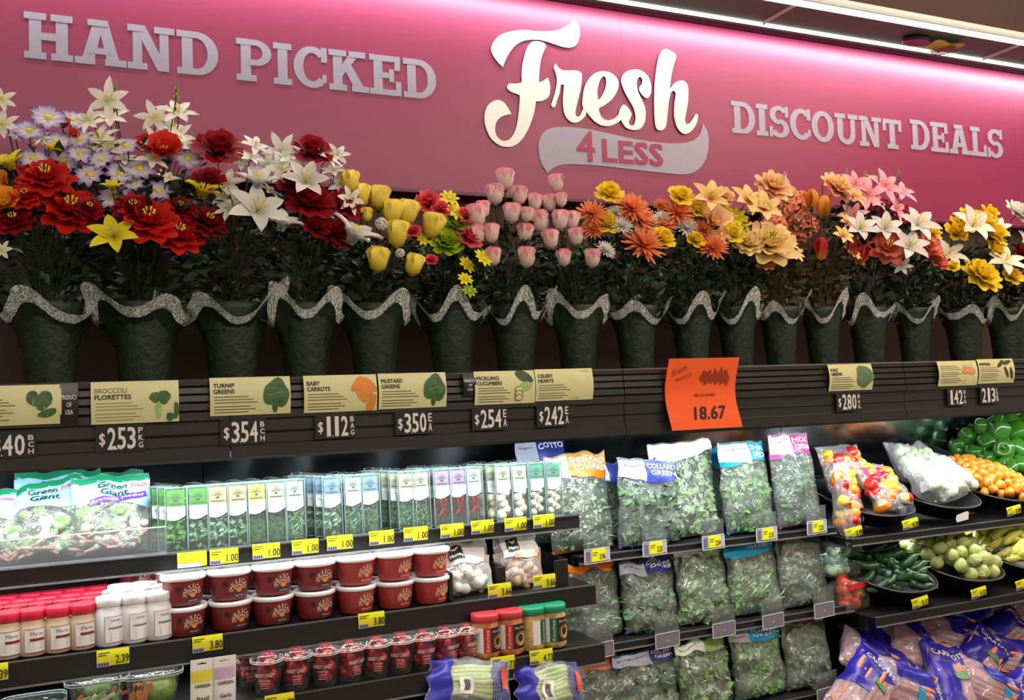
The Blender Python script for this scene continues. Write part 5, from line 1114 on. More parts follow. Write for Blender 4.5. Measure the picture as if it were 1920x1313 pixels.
# ================================================================== MUSHROOM BAGS, DIPS, CELERY
m_mush = M('white_mushroom', (232, 228, 216), .6, var=.08, vs=40); m_mushb = M('brown_mushroom', (206, 172, 142), .6, var=.15, vs=40)
def mush_bag(px_, yt, yb, wpx, label, seed, mm_, txtcol, lean=14):
    Y = 2.74; pb = at(px_, yb, Y); h = at(px_, yt, Y+.05).z-.92; w = wpx*mpp(px_, 1060, Y)
    o = thing('mushroom_bag', label, 'bagged mushrooms', (pb.x, Y+.05, .923), (math.radians(-lean), 0, .1))
    fn = pillow(w, h, .11, seed)
    skin(fn, 0, 1, .012, 1, 0, 18, 22).build('film', m_milky, o, smooth=True)
    rr = random.Random(seed); mg = G().lathe([(.006, -.012), (.007, .0), (.019, .003), (.0205, .011), (.015, .020), (.001, .024)], 14).mesh('mushroom', mm_)
    for i in range(22):
        p_ = Vector(fn(rr.uniform(.14, .86), .06+.5*(i/22), 1, -.024)); link('mushroom', mg, o, p_, (rr.uniform(.6, 2.2), rr.random()*2, rr.random()*6), rr.uniform(.75, 1.1))
    skin(fn, .04, .96, .02, .6, -.045, 8, 8).build('mushroom_mass', mm_, o, smooth=True, kind='stuff')
    skin(fn, 0, 1, .9, .99, .002, 12, 3).build('green_top_strip', M('mush_top_green', (150, 180, 130), .4), o, smooth=True)
    skin(fn, .1, .9, .5, .88, .0015, 10, 6, (1,)).build('white_panel', M('mush_white_panel', (236, 238, 234), .45, var=.01), o, smooth=True)
    skin(fn, .2, .46, .58, .8, .0035, 5, 4, (1,)).build('black_logo_block', M('mush_logo_black', (40, 44, 42), .5), o, smooth=True)
    g = G(); on_bag(g, 'Monty', fn, .22, .44, .6, .67, .0055, bold=.0005)
    g.add([fn(.25+.16*a_, .71+.06*b_, 1, .0055) for a_, b_ in ((0, 1), (.2, 1), (.5, .4), (.8, 1), (1, 1), (.6, 0), (.4, 0))], [(0, 6, 2, 1), (2, 5, 4, 3), (6, 5, 2)]); g.build('logo_lettering', m_tw, o)
    if seed % 2: skin(fn, .3, .85, .46, .54, .003, 6, 2, (1,)).build('peach_band', M('mush_peach_band', (220, 170, 140), .5), o, smooth=True)
mush_bag(885, 1008, 1113, 118, 'white mushroom bag right of the salsa tubs', 52, m_mush, 0)
mush_bag(990, 990, 1096, 96, 'brown mushroom bag left of the orange banded greens', 53, m_mushb, 0)
for px_, y_, w_, lab in ((940, 1108, .030, 'black divider bin between the two mushroom bags'), (1052, 1090, .05, 'black divider bin right of the brown mushroom bag'), (845, 1122, .014, 'narrow black divider between salsa tubs and mushroom bag')):
    x_ = at(px_, y_, 2.72).x; o = thing('shelf_divider', lab, 'divider', (x_, 2.715, .9205)); G().box(-w_/2, w_/2, 0, .003, 0, .085, bev=.001).build('front_plate', m_blk, o); G().box(w_/2-.003, w_/2, .003, .38, 0, .085).build('side_plate', m_blk, o)
# veggie dip cups
def dip_cup(px_, y_top, label, seed, kind):
    Y = 2.70; a = at(px_, y_top, Y); h = .10; o = thing('veggie_cup', label, 'snack cup', (a.x, Y, a.z-h-.012))
    r = .077; sq = lambda a_, t: 1/(abs(math.cos(a_))**5+abs(math.sin(a_))**5)**.2
    G().lathe([(r*.66, 0), (r*.68, .002), (r*.9, h)], 32, cap=False, lobes=sq).build('tub_wall', m_clr, o, smooth=True)
    G().lathe([(r*.9, h), (r*1.02, h+.001), (r*1.03, h+.006), (r*.96, h+.009), (r*.9, h+.005), (r*.86, h+.005), (r*.84, h+.010), (.001, h+.010)], 32, cap=False, lobes=sq).build('clear_lid', m_clr, o, smooth=True)
    g = G()
    for z in (h+.001, h+.008): g.tube([(r*1.0*sq(i*PI/24, 0)*math.cos(i*PI/24), r*1.0*sq(i*PI/24, 0)*math.sin(i*PI/24), z) for i in range(49)], .001, 4)
    g.build('lid_rim', m_edge, o, smooth=True)
    rr = random.Random(seed)
    if kind == 0:
        for i in range(11):
            x = -.05+.01*i; G().box(-.005, .005, -.004, .004, -.03, .03, Matrix.Translation((x, -.035-.01*(i % 2), .052+.004*(i % 3))) @ Matrix.Rotation(rr.uniform(.6, 1.4), 4, 'Y') @ Matrix.Scale(.8, 4), bev=.001).build('vegetable_stick', (m_car, M('celery_stick_green', (120, 166, 76), .5), M('pepper_strip_red', (206, 66, 40), .4), m_caul)[i % 4], o)
        G().lathe([(.036, 0), (.045, .032)], 20, Matrix.Translation((.005, -.008, .012))).build('ranch_dip', M('ranch_dip_white', (230, 230, 216), .4), o, smooth=True)
        veg = G().lathe([(.03, -.01), (.05, .0), (.042, .015), (.001, .02)], 12, Matrix.Translation((0, .005, .072)), lobes=lambda a_, t: 1+.15*math.sin(5*a_)).build('mixed_greens', m_broc, o, smooth=True)
    else:
        for i in range(6): G().box(-.005, .005, -.004, .004, -.032, .032, Matrix.Translation((-.05+.007*i, -.04+.004*(i % 2), .052)) @ Matrix.Rotation(rr.uniform(-.3, .5), 4, 'Y'), bev=.001).build('carrot_stick', m_car, o)
        G().lathe([(.05, -.036), (.058, .0), (.05, .034)], 20, Matrix.Translation((.018, .0, .052)) @ Matrix.Scale(.8, 4)).build('green_dip', M('green_dip', (128, 148, 50), .35, var=.15, vs=60, bump=.3), o, smooth=True)
    return o
dip_cup(182, 1262, 'clear cup of vegetable sticks and white dip, left of its pair at the bottom', 1, 0)
dip_cup(284, 1250, 'clear cup of carrot sticks and green dip at the bottom edge', 2, 1)
dip_cup(62, 1312, 'clear cup lid barely showing in the bottom left corner', 3, 0)
def herb_tube(px_, y_top, label, c1, c2, word):
    Y = 2.64; a = at(px_, y_top, Y); w = .058; h = .17; o = thing('herb_tube', label, 'herb tube', (a.x, Y, a.z-h), (0, .02, .05))
    f_ = lambda u, v, s: ((u-.5)*w, s*.017*(1-v)**.8*max(0, 1-(2*u-1)**2)**.5, v*h)
    G().surf(lambda u, v: f_(u, v*.9, -1), 12, 10).surf(lambda u, v: f_(1-u, v*.9, 1), 12, 10).build('tube_body', M('tube_body_'+c1[0], c1[1], .4, var=.03), o, smooth=True)
    poly(G(), [[(-w/2, h*.9), (w/2, h*.9), (w/2, h*1.06), (-w/2, h*1.06)], [(-.012, h*.98), (-.012, h*1.0), (-.004, h*1.0), (0, h*1.015), (.004, h*1.0), (.012, h*1.0), (.012, h*.98)]], y=-.001, th=.002).build('hang_tab', M('tube_white', (232, 232, 230), .45, var=.01), o)
    fo = lambda u, v: (lambda p_: (p_[0], p_[1]-.001, p_[2]))(f_(u, v, -1))
    G().surf(lambda u, v: fo(.04+.92*u, .72+.17*v), 8, 3).build('colour_band', M('tube_band_'+c2[0], c2[1], .4), o, smooth=True)
    g = G(); text_fit(g, 'GARDEN', -w*.34, w*.34, h*.64, h*.69, fn=lambda x, z: (x, -.011, z), bold=.0005); text_fit(g, word, -w*.26, w*.26, h*.45, h*.51, fn=lambda x, z: (x, -.0165, z), bold=.0005); text_fit(g, 'HERBS', -w*.24, w*.24, h*.37, h*.41, fn=lambda x, z: (x, -.0175, z)); g.build('lettering', m_ink, o)
    G().surf(lambda u, v: fo(.08+.84*u, .02+.26*v), 8, 3).build('herb_picture', m_leaf if word == 'Basil' else M('garlic_picture', (120, 110, 104), .5, var=.5, vs=120), o, smooth=True)
herb_tube(376, 1244, 'white hanging tube with yellow band, the left of two tubes', ('cream', (226, 226, 206)), ('yellow', (214, 206, 60)), 'Basil')
herb_tube(419, 1238, 'white hanging tube with lilac band, the right of two tubes', ('pale', (228, 226, 228)), ('lilac', (190, 166, 196)), 'Garlic')
# celery hearts and neighbours on the bottom shelf
def celery_bag(px_, py_, wpx, label, seed, rot):
    Y = 2.52; a = at(px_, py_, Y); L_ = wpx*mpp(px_, py_, Y); fn = pillow(.135, L_, .09, seed, belly=.8)
    o = thing('celery_bag', label, 'bagged celery', (a.x+L_*.45, Y+.05, a.z-.02)); o.rotation_euler = (Matrix.Rotation(math.radians(-30), 3, 'X') @ Matrix.Rotation(math.radians(-90+rot), 3, 'Y')).to_euler()
    skin(fn, 0, 1, .01, 1, 0, 14, 26).build('film', m_milky, o, smooth=True)
    for i in range(8):
        u = .12+.76*i/7; G().tube([Vector(fn(u*.7+.15, v_, 1, -.014)) for v_ in (.1, .3, .5, .7, .86)], .0085, 6, taper=[1.2, 1, .9, .8, .5]).build('celery_stalk', M('celery_pale', (176, 204, 120), .5, var=.12), o, smooth=True)
    skin(fn, 0, 1, .74, .99, .002, 14, 5).build('blue_end', M('celery_blue', (46, 40, 158), .35, var=.15), o, smooth=True)
    g = G()
    for i in range(9):
        t = i/9; g.surf(lambda u, v: fn(.06+.88*u, (.02+.22*t+.012*v)+.05*math.sin(PI*u), 1, .003), 12, 1)
    g.build('blue_stripes', M('celery_blue', (46, 40, 158), .35), o, smooth=True)
    g = G(); g.surf(lambda u, v: fn(.3+.4*u, .06+.08*v, 1, .0045), 4, 4).build('red_spot', M('celery_red_spot', (222, 80, 60), .4), o, smooth=True)
    skin(fn, .18, .56, .50, .66, .003, 5, 4, (1,)).build('white_label', m_label, o, smooth=True)
    g = G()
    for i in range(8): g.surf(lambda u, v: fn(.24+.26*u, .54+.008*i+.004*v*(1+i % 2), 1, .0045), 3, 1)
    g.build('barcode', m_ink, o)
celery_bag(900, 1290, 165, 'celery hearts bag with blue ends below the kimchi jars', 61, 10)
celery_bag(1050, 1286, 135, 'celery hearts bag with blue right end beside the orange greens bag', 62, 4)
o = thing('cubed_squash_tray', 'tray of orange squash cubes at the bottom edge, left of the celery', 'produce tray', (at(742, 1312, 2.56).x, 2.62, .545))
G().lathe([(.07, 0), (.09, .03), (.095, .032), (.088, .032), (.068, .004), (.001, .004)], 28, lobes=lambda a_, t: 1/(abs(math.cos(a_))**5+abs(math.sin(a_))**5)**.2, cap=False).build('tray', m_blk, o, smooth=True)
cube = G().box(-.011, .011, -.011, .011, -.011, .011, bev=.002).mesh('squash_cube', M('squash_orange', (216, 120, 60), .5, var=.15))
for i in range(34): link('squash_cube', cube, o, (R.uniform(-.068, .068), R.uniform(-.068, .05), .024+.014*(i // 12)), (R.random()*3, R.random()*3, 0))
G().surf(lambda u, v: ((u-.5)*.19, (v-.5)*.19, .062+.012*math.sin(PI*u)*math.sin(PI*v)), 8, 8).build('film', m_bf, o, smooth=True)
o = thing('blue_veg_bag', 'small blue and white bag left of the first celery bag', 'bagged vegetable', (at(800, 1305, 2.55).x, 2.60, .545), (math.radians(-20), .2, 0)); fn = pillow(.09, .12, .05, 71)
skin(fn, 0, 1, .01, 1, 0, 12, 12).build('film', m_milky, o, smooth=True); skin(fn, 0, 1, .5, .98, .002, 12, 5).build('blue_band', MATS['celery_blue'], o, smooth=True); skin(fn, .05, .95, .02, .5, -.006, 8, 5).build('filling', m_car, o, smooth=True)

# ================================================================== PRODUCE BOWLS AND HEAPS
m_bowl = M('black_bowl_plastic', (24, 22, 22), .35, var=.05)
def bowl(label, X_, Y, z, w=.345, dd=.44, tilt=16, hw=.062):
    o = thing('produce_bowl', label, 'bowl', (X_, Y, z), (math.radians(tilt), 0, 0), 'black produce bowls')
    def ring(k, zz, ext=0):
        out = []
        for i in range(40):
            a = 2*PI*i/40; c, s_ = math.cos(a), math.sin(a); e = .55 if s_ > 0 else .9
            out.append(((w/2*k+ext)*math.copysign(abs(c)**(.6 if s_ > 0 else .8), c), dd/2+(dd/2*k+ext)*math.copysign(abs(s_)**e, s_), zz))
        return out
    g = G(); L_ = [ring(.82, 0), ring(.98, hw), ring(1, hw, .008), ring(1, hw+.006, .009), ring(1, hw+.007, .0), ring(.96, hw-.002), ring(.80, .006)]
    vs = [p_ for r_ in L_ for p_ in r_]; fs = [(j*40+i, j*40+(i+1) % 40, (j+1)*40+(i+1) % 40, (j+1)*40+i) for j in range(6) for i in range(40)]+[tuple(range(39, -1, -1)), tuple(6*40+i for i in range(40))]
    g.add(vs, fs).build('bowl_body', m_bowl, o, smooth=True)
    g = G(); pts = ring(1, hw+.004, .006); g.tube(pts+pts[:1], .0035, 5).build('rim_bead', M('bowl_rim', (64, 60, 62), .25), o, smooth=True)
    return o
BW = {}
UX = [2.89, 3.265, 3.64, 4.015]; LX = [2.88, 3.255, 3.63, 4.005]
for i, n_ in enumerate(('with bagged sweet peppers, leftmost of the upper row', 'with pale bagged greens in the upper row', 'with orange habaneros in the upper row', 'in the upper row under the green bell peppers')): BW['u%d' % i] = bowl('black bowl '+n_, UX[i], 2.775, .952)
for i, n_ in enumerate(('of dark jalapenos in the lower row', 'of husked tomatillos in the lower row', 'of long yellow peppers in the lower row', 'at the right end of the lower row')): BW['l%d' % i] = bowl('black bowl '+n_, LX[i], 2.675, .675)
bpy.context.view_layer.update()
def wm(key, x, y, z): return BW[key].matrix_world @ Vector((x, y, z))
m_stem = M('pepper_stem', (110, 140, 60), .5)
def pepper_mesh():
    g = G().lathe([(.004, -.036), (.02, -.044), (.034, -.04), (.043, -.02), (.047, .005), (.047, .022), (.041, .036), (.028, .042), (.014, .038), (.004, .031)], 32, lobes=lambda a, t: 1+.085*math.cos(4*a+.3*math.sin(a))*(.55+.45*math.cos(PI*(t-.2)))+.03*math.sin(a))
    return g
def pep_stem(): return G().tube([(0, 0, .030), (.001, 0, .044), (.006, .002, .058), (.012, .003, .064)], .0055, 6, taper=[1.6, .8, .8, 1.1])
SM = pep_stem().mesh('stem', m_stem)
def bell(col, nm, label, grp):
    o = thing('bell_pepper', label, 'bell pepper', (0, 0, 0), group=grp); link('flesh', pepper_mesh().mesh('flesh', M(nm, col, .16, var=.14, vs=8, spec=.6)), o); link('stem', SM, o); return o
def jal(L_, r_, c, nm, bendx=.012):
    g = G().tube([(0, 0, -L_*.5), (bendx*.3, 0, -L_*.44), (bendx, 0, -L_*.2), (bendx, 0, .1*L_), (bendx*.4, 0, .35*L_), (0, 0, .5*L_)], r_, 10, taper=[.12, .5, .85, 1, .95, .5]); return g.mesh('flesh', M(nm, c, .2, var=.15, vs=20, spec=.6))
def simple(name, label, cat, grp, fm, sm=None):
    o = thing(name, label, cat, (0, 0, 0), group=grp); link('flesh', fm, o)
    if sm: link('stem', sm, o)
    return o
def heap(proto, key, nx, ny, layers, sx, sy, z0, dz, jit, smin, smax, rots, x0=0, y0=.215, dome=.03, wh=''):
    used = False; lab0 = proto['label'].split(' heaped')[0].split(' at the right picture')[0]
    for l in range(layers):
        a_, b_ = nx-l, ny-l
        for i in range(max(1, a_)):
            for j in range(max(1, b_)):
                x = x0+(i-(a_-1)/2)*sx+R.uniform(-jit, jit); y = y0+(j-(b_-1)/2)*sy+R.uniform(-jit, jit)
                if (x/.15)**2+((y-.25)/.215)**2 > 1.12: continue
                z = z0+.024+l*dz+dome*(1-(x/.16)**2-((y-.27)/.26)**2); p_ = wm(key, x, y, z)
                o = proto if not used else dup(proto); used = True
                o.location = p_; o.rotation_euler = rots(); k = R.uniform(smin, smax); o.scale = (k, k, k)
                o['label'] = '%s, %s layer, %s row from bowl front, %s from left' % (lab0+wh, ('lower', 'upper', 'top')[l], ORD[j], ORD[i])
jst = G().tube([(0, 0, .042), (.002, 0, .052), (.006, 0, .062)], .003, 5, taper=[1.8, 1, 1]).mesh('stem', m_stem)
heap(simple('jalapeno', 'dark green jalapeno heaped in the first bowl of the lower row', 'chili pepper', 'jalapenos in the lower bowl', jal(.09, .0165, (38, 78, 46), 'jalapeno_skin'), jst), 'l0', 5, 7, 2, .062, .055, .03, .026, .012, .9, 1.15, lambda: (R.uniform(-.3, .3), PI/2+R.uniform(-.5, .5), R.uniform(-1.1, 1.1)), dome=.065)
tm_h = G().lathe([(.003, -.028), (.016, -.026), (.027, -.012), (.03, .004), (.025, .018), (.013, .027), (.005, .036), (.001, .041)], 18, lobes=lambda a, t: 1+.05*math.sin(6*a)+.02*math.sin(11*a)).mesh('flesh', M('tomatillo_husk', (164, 176, 104), .55, var=.25, vs=28, bump=.3, island=.25))
hk = G()
for i in range(6): petal(hk, i*PI/3, .022, .016, .9, .5, .1, 'point', nv=2, z0=.022, r0=.006)
hk = hk.mesh('stem', M('dry_husk', (150, 140, 96), .8))
heap(simple('tomatillo', 'pale green husked tomatillo heaped in the second bowl of the lower row', 'tomatillo', 'tomatillos in the lower bowl', tm_h, hk), 'l1', 5, 7, 2, .06, .058, .042, .034, .01, .85, 1.15, lambda: (R.random()*3, R.random()*3, R.random()*3), dome=.05)
yst = G().tube([(0, 0, .078), (.002, 0, .09), (.008, 0, .10)], .0035, 5, taper=[2.2, 1, 1]).mesh('stem', m_stem)
heap(simple('yellow_pepper', 'long pale yellow pepper heaped in the third bowl of the lower row', 'chili pepper', 'long yellow peppers in the lower bowl', jal(.165, .021, (216, 214, 96), 'yellow_pepper_skin', .02), yst), 'l2', 3, 8, 2, .09, .05, .04, .03, .012, .85, 1.1, lambda: (R.uniform(-.2, .2), -PI/2+R.uniform(-.35, .35), R.uniform(-.7, .4)), dome=.05)
heap(simple('yellow_pepper', 'yellow pepper in last bowl heaped', 'chili pepper', 'long yellow peppers in the fourth bowl', bpy.data.meshes['flesh'] if 0 else jal(.165, .021, (216, 214, 96), 'yellow_pepper_skin', .02), yst), 'l3', 3, 6, 1, .09, .06, .045, .03, .012, .85, 1.1, lambda: (R.uniform(-.2, .2), -PI/2+R.uniform(-.35, .35), R.uniform(-.7, .4)), dome=.05, wh='')
hb = G().lathe([(.002, -.024), (.012, -.018), (.019, -.002), (.021, .008), (.015, .018), (.004, .019)], 14, lobes=lambda a, t: 1+.13*math.cos(3*a+t*3)*math.sin(PI*t)).mesh('flesh', M('habanero_skin', (234, 148, 44), .28, var=.15, vs=20, spec=.6))
hst = G().tube([(0, 0, .018), (.001, 0, .026), (.004, 0, .032)], .0018, 4).mesh('stem', m_stem)
heap(simple('habanero', 'small wrinkled orange habanero heaped in the third bowl of the upper row', 'chili pepper', 'orange habaneros in the upper bowl', hb, hst), 'u2', 7, 9, 2, .043, .045, .035, .024, .008, .9, 1.2, lambda: (R.random()*3, R.random()*3, R.random()*3), dome=.05)
# green bell peppers: raised heap behind and the heap between the bowl rows
G().box(3.78, XR, 0, .42, -.012, 0, Matrix.Translation((0, 2.98, 1.06)) @ Matrix.Rotation(math.radians(17), 4, 'X')).build('sloped_pepper_tray', m_blk, case)
G().box(3.772, 3.784, 0, .42, -.03, .035, Matrix.Translation((0, 2.98, 1.06)) @ Matrix.Rotation(math.radians(17), 4, 'X')).build('tray_side', M('dark_lip', (90, 88, 90), .35), case)
gp = bell((58, 120, 34), 'green_pepper_skin', 'glossy green bell pepper in the raised heap at the right picture edge', 'green bell peppers in the raised heap')
first = True
Rg = random.Random(12)
for l in range(3):
    for i in range(9-l):
        for j in range(4-l):
            if 3.86+.05*l+i*.097 > 4.42: continue
            y = .06+.055*l+j*.095+Rg.uniform(-.012, .012); X_ = 3.86+.05*l+i*.097+Rg.uniform(-.015, .015)
            p_ = Vector((X_, 2.98+y*.956, 1.06+y*.292+.045+.062*l)); o = gp if first else dup(gp); first = False
            o.location = p_; o['label'] = 'green bell pepper in raised heap, %s layer, %s row, %s from left' % (('bottom', 'middle', 'top')[l], ORD[j], ORD[i]); o.rotation_euler = (Rg.uniform(-1.6, 1.6), Rg.uniform(-1.2, 1.2), Rg.random()*6); k = Rg.uniform(.88, 1.12); o.scale = (k, k, k*Rg.uniform(.9, 1.15))
gd = dup(gp, label='glossy green bell pepper in the dark gap between the two bowl rows', group='green bell peppers between the bowl rows'); first = True
for l in range(2):
    for i in range(9-l):
        for j in range(2):
            if 3.62+.05*l+i*.1 > 4.4: continue
            p_ = Vector((3.62+.05*l+i*.1+Rg.uniform(-.015, .015), 3.215+.095*j, .83+.055*l)) ; o = gd if first else dup(gd); first = False
            o.location = p_; o['label'] = 'green bell pepper behind the lower bowls, %s layer, %s row, %s from left' % (('lower', 'upper')[l], ('front', 'back')[j], ORD[i]); o.rotation_euler = (Rg.uniform(-1.6, 1.6), Rg.uniform(-1.2, 1.2), Rg.random()*6)
G().box(3.42, XR, 3.16, 3.40, .775, .785).build('rear_step', m_blk, case)
rp = bell((186, 30, 34), 'red_pepper_skin', 'glossy red bell pepper beyond the green heap, seen in the mirror', 'red bell peppers beyond the green heap'); first = True
for i in range(6):
    for j in range(4):
        y = .05+j*.1; o = rp if first else dup(rp); first = False
        o['label'] = 'red bell pepper beyond the green heap, %s row, %s from left' % (ORD[j], ORD[i]); o.location = (4.50+i*.1, 2.98+y*.956, 1.06+y*.292+.048); o.rotation_euler = (Rg.uniform(-1, 1), Rg.uniform(-1, 1), Rg.random()*6)

# ---- bagged sweet peppers, pale bags, tomato pack
MINI = [('mini_red', (206, 40, 36)), ('mini_orange', (238, 140, 30)), ('mini_yellow', (244, 206, 60))]
mini = [G().lathe([(.002, -.026), (.011, -.02), (.017, 0), (.018, .014), (.012, .024), (.003, .022)], 12, lobes=lambda a, t: 1+.05*math.cos(3*a)).mesh('sweet_pepper', M(n_, c_, .25, var=.1, spec=.6)) for n_, c_ in MINI]
def sweet_bag(loc, rot, w, h, dep, seed, label, n=26, black=False, big=1.0):
    o = thing('sweet_pepper_bag', label, 'bagged peppers', loc, rot, 'bags of sweet peppers'); fn = pillow(w, h, dep, seed)
    skin(fn, 0, 1, .01, 1, 0, 16, 20).build('film', m_milky, o, smooth=True); rr = random.Random(seed)
    for i in range(n):
        p_ = Vector(fn(rr.uniform(.12, .88), .08+.78*i/n, 1 if i % 4 else -1, -.022)); link('sweet_pepper', mini[(i*7+seed) % 3], o, p_, (rr.random()*3, rr.random()*3, 0), rr.uniform(.9, 1.3)*big)
    if black:
        skin(fn, .42, .9, .06, .34, .003, 6, 5, (1,)).build('black_label', M('sweet_label_black', (36, 22, 24), .4), o, smooth=True)
        g = G(); on_bag(g, 'Sweet', fn, .46, .86, .15, .25, .005, bold=.0006); g.build('label_lettering', m_tw, o)
    else: skin(fn, .1, .5, .55, .8, .003, 5, 5, (1,)).build('label_patch', M('sweet_magenta_label', (176, 60, 116), .4), o, smooth=True)
a = at(1600, 985, 2.83)
sweet_bag((a.x+.02, 2.86, .9435), (math.radians(-6), 0, .45), .17, .29, .10, 81, 'upright bag of mixed sweet peppers with black label, left end of bowls', 34, True)
sweet_bag(wm('u0', .045, .06, .07), (math.radians(-42), .1, .1), .21, .23, .1, 82, 'bag of sweet peppers with magenta label lying in the first upper bowl', 26, False, 1.2)
sweet_bag(wm('u0', .0, .26, .07), (math.radians(-22), 0, .1), .26, .20, .1, 83, 'pink and yellow pepper bag at the back of the first upper bowl', 26, False, 1.3)
m_pale = M('pale_green_bulb', (206, 220, 180), .5, var=.1); bulb = G().lathe([(.002, -.02), (.016, -.014), (.021, 0), (.015, .014), (.002, .02)], 12, lobes=lambda a, t: 1+.07*math.cos(5*a)).mesh('pale_sprout', m_pale)
for i, (x, y, z, ry, lab) in enumerate(((-.09, .10, .07, .5, 'milky bag of pale vegetables, left in the second upper bowl'), (.0, .08, .07, -.2, 'milky bag of pale vegetables at front of the second upper bowl'), (.08, .14, .07, .3, 'milky bag of pale vegetables, right in the second upper bowl'), (-.02, .26, .09, .1, 'milky bag of pale vegetables at back of the second upper bowl'), (.12, .3, .06, -.3, 'milky bag of pale vegetables beside the orange habaneros'))):
    o = thing('pale_veg_bag', lab, 'bagged vegetables', wm('u1', x*1.15, y-.02, z+.015), (math.radians(-38), ry*.6, .1), 'milky bags in the second upper bowl'); fn = pillow(.17, .19, .12, 90+i)
    skin(fn, 0, 1, .01, 1, 0, 14, 14).build('film', m_milky, o, smooth=True); rr = random.Random(i)
    for k in range(16): link('pale_sprout', bulb, o, fn(rr.uniform(.14, .86), .1+.72*k/16, 1, -.02), (rr.random()*3, rr.random()*3, 0), 1.15)
# tomato pack and clear boxes at the left of the lower bowls
a = at(1622, 1142, 2.74)
o = thing('tomato_pack', 'clear pack of red tomatoes with printed sunburst left of the jalapenos', 'tomato pack', (a.x, 2.76, .667), (math.radians(-4), 0, .3))
G().box(-.085, .085, 0, .09, 0, .12, bev=.012).build('clear_box', m_clr, o)
tom = G().lathe([(.004, -.024), (.018, -.022), (.028, -.006), (.028, .008), (.018, .021), (.004, .019)], 16).mesh('tomato', M('tomato_red', (206, 60, 36), .2, var=.1))
for i in range(14): link('tomato', tom, o, (-.052+.035*(i % 4)+.008*(i // 4 % 2), .035+.02*(i % 2), .03+.028*(i // 4)), (R.random(), R.random(), 0))
g = G()
for i in range(14):
    a_ = PI*i/13; g.add([(.005+.012*math.cos(a_+.06), -.002, .055+.012*math.sin(a_+.06)), (.005+.012*math.cos(a_-.06), -.002, .055+.012*math.sin(a_-.06)), (.005+.045*math.cos(a_), -.002, .055+.045*math.sin(a_))], [(0, 1, 2)])
g.build('sunburst_print', M('sunburst_yellow', (236, 190, 60), .5), o)
G().box(-.07, .07, -.0015, -.0005, .088, .108).build('red_band', M('tomato_band_red', (196, 40, 40), .4), o)
for k, (dx, dz, lab) in enumerate(((-.02, .125, 'clear plastic box of pale produce on top of the tomato pack'), (.02, .19, 'upper clear plastic box leaning above the tomato pack'))):
    o = thing('clear_box', lab, 'plastic box', (a.x+dx, 2.79+.03*k, .667+dz), (.1, .08-.1*k, .3)); G().box(-.09, .09, 0, .12, 0, .05, bev=.012).build('clear_shell', m_clr, o); G().box(-.094, .094, -.004, .124, .048, .056, bev=.003).build('clear_lid', m_clr, o)
    for i in range(6): link('pale_bulb', bulb, o, (-.06+.024*i, .04+.03*(i % 2), .022), (R.random()*3, 0, 0), .9)
# tags of the bowls
for x, y, Y, t_, lab in ((1600, 998, 2.74, '2.98', 'yellow tag at the left end of the upper bowl shelf'), (1706, 982, 2.73, '4.28', 'yellow tag on the sweet pepper bowl'), (1900, 957, 2.73, '3.98', 'yellow tag on the orange habanero bowl'), (1724, 1129, 2.63, '2.12', 'yellow tag on the jalapeno bowl'), (1834, 1111, 2.63, '1.27', 'yellow tag on the tomatillo bowl'), (1917, 1095, 2.63, '2.13', 'yellow tag on the yellow pepper bowl')):
    price_tag(x, y, Y, t_, lab, w=.085, h=.036, rot=-.12)
q = at(1805, 970, 2.73); o = thing('blank_tag', 'blank white oval tag on the bowl of pale bags', 'price tag', (q.x, 2.73, q.z), (0, -.15, 0)); poly(G(), [[(-.035, -.013), (.03, -.016), (.038, .012), (.03, .017), (-.03, .015), (-.038, .0)]], th=.001).build('card', m_label, o)

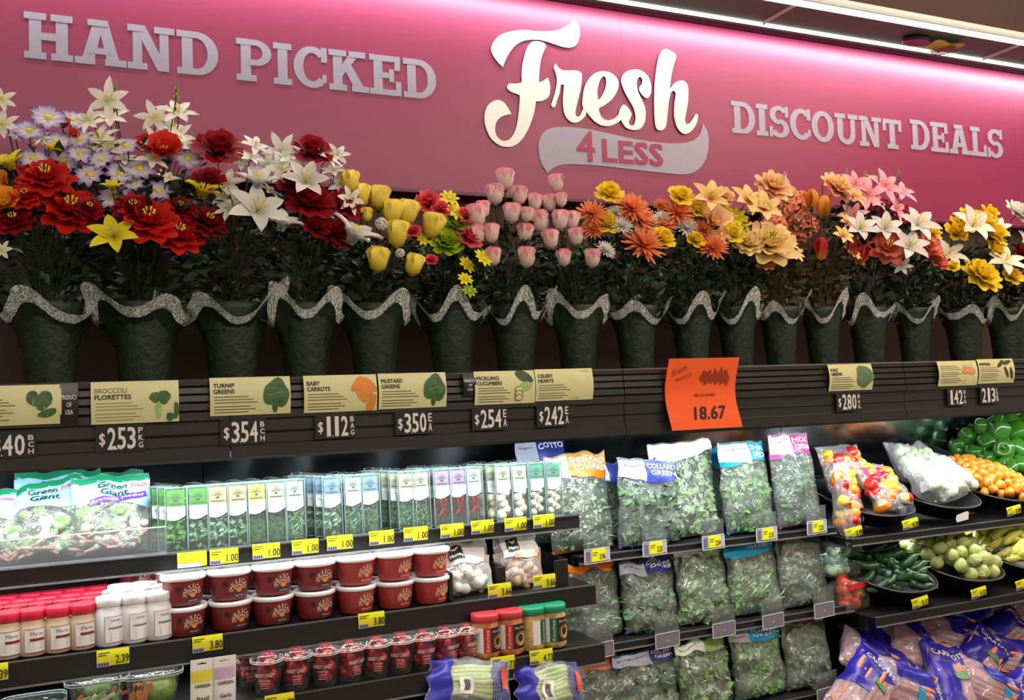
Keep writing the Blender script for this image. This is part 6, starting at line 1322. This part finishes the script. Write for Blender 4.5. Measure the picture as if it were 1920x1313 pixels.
# ---- bags of carrots
m_cblue = M('carrot_bag_blue', (40, 34, 150), .3, var=.25, vs=14); m_ccar = M('bagged_carrot', (226, 146, 106), .5, var=.12); m_cgrn = M('carrot_bag_green', (90, 140, 90), .4); m_ccyan = M('carrot_bag_cyan', (40, 150, 190), .4)
m_cfilm = film('carrot_film', tint=(232, 228, 250), lo=.08, hi=.7, milky=.2, scale=18, ramp=(.53, .72))
cg = G().tube([(0, 0, -.10), (0, .001, -.05), (.001, 0, .02), (0, 0, .08), (0, 0, .105)], .012, 8, taper=[.25, .6, .85, 1, .7]).mesh('carrot', m_ccar)
def carrot_bag(px_, py_, Y, roll, label, seed, end=1, tiltx=-38):
    a = at(px_, py_, Y); fn = pillow(.18, .35, .085, seed, belly=.7, crk=1.3)
    o = thing('carrot_bag', label, 'bagged carrots', (0, 0, 0), group='bags of carrots at the lower right')
    Mx = Matrix.Rotation(math.radians(tiltx), 3, 'X') @ Matrix.Rotation(math.radians(roll), 3, 'Y'); o.rotation_euler = Mx.to_euler(); o.location = a-Mx @ Vector((0, 0, .175))
    skin(fn, 0, 1, .005, 1, 0, 16, 26).build('film', m_cfilm, o, smooth=True)
    for i in range(7): link('carrot', cg, o, fn(.16+.68*i/6, .45, 1, -.02), (0, R.uniform(-.07, .07), R.random()*6), (1, 1, R.uniform(.95, 1.12)))
    skin(fn, .05, .95, .06, .86, -.03, 8, 8).build('carrot_mass', m_ccar, o, smooth=True, kind='stuff')
    wv = lambda u, v, vv: vv+.07*math.sin(u*4+seed)*(1-v)
    skin(fn, 0, 1, .70, .985, .002, 14, 7, top=wv).build('blue_end', m_cblue, o, smooth=True)
    if 1: skin(fn, .0, .45+.1*(seed % 2), (.12, .34, .28)[seed % 3], .70, .0025, 8, 8, (1,), top=lambda u, v, vv: vv+.10*u).build('blue_panel', m_cblue, o, smooth=True)
    skin(fn, .5, .85, .56, .66, .004, 4, 3, (1,)).build('small_label', m_cgrn if seed % 2 else m_ccyan, o, smooth=True)
    g = G(); on_bag(g, 'CARROTS', fn, .15, .85, .80, .87, .006, bold=.0006); g.build('lettering', m_tw, o)
CB = [(1745, 1160, 2.93, 70, 'at the back left under the jalapeno bowl'), (1845, 1148, 2.95, 60, 'at the back under the tomatillo bowl'), (1925, 1150, 2.95, 100, 'at the back against the right picture edge'), (1640, 1190, 2.86, -30, 'upright against the greens ledge end'), (1700, 1195, 2.82, 150, 'crossing blue end down, second row left'), (1790, 1192, 2.82, 110, 'in the second row middle'), (1885, 1196, 2.82, 75, 'in the second row at right'),
      (1655, 1245, 2.72, 130, 'with large blue panel in the third row left'), (1745, 1235, 2.72, 115, 'in the third row middle with carrots showing'), (1835, 1238, 2.70, 65, 'in the third row with blue end up'), (1920, 1240, 2.70, 110, 'in the third row cut by the right edge'),
      (1620, 1292, 2.60, 60, 'at the bottom edge beside the greens rack'), (1700, 1290, 2.60, 120, 'at the bottom edge, second along'), (1785, 1288, 2.60, 20, 'standing on end at the bottom edge'), (1860, 1292, 2.58, 125, 'at the bottom edge with dark blue panel'), (1925, 1300, 2.58, 70, 'in the bottom right corner')]
for i, (x, y, Y, ro, lab) in enumerate(CB): carrot_bag(x, y, Y, ro, 'clear and blue carrot bag '+lab, 200+i)
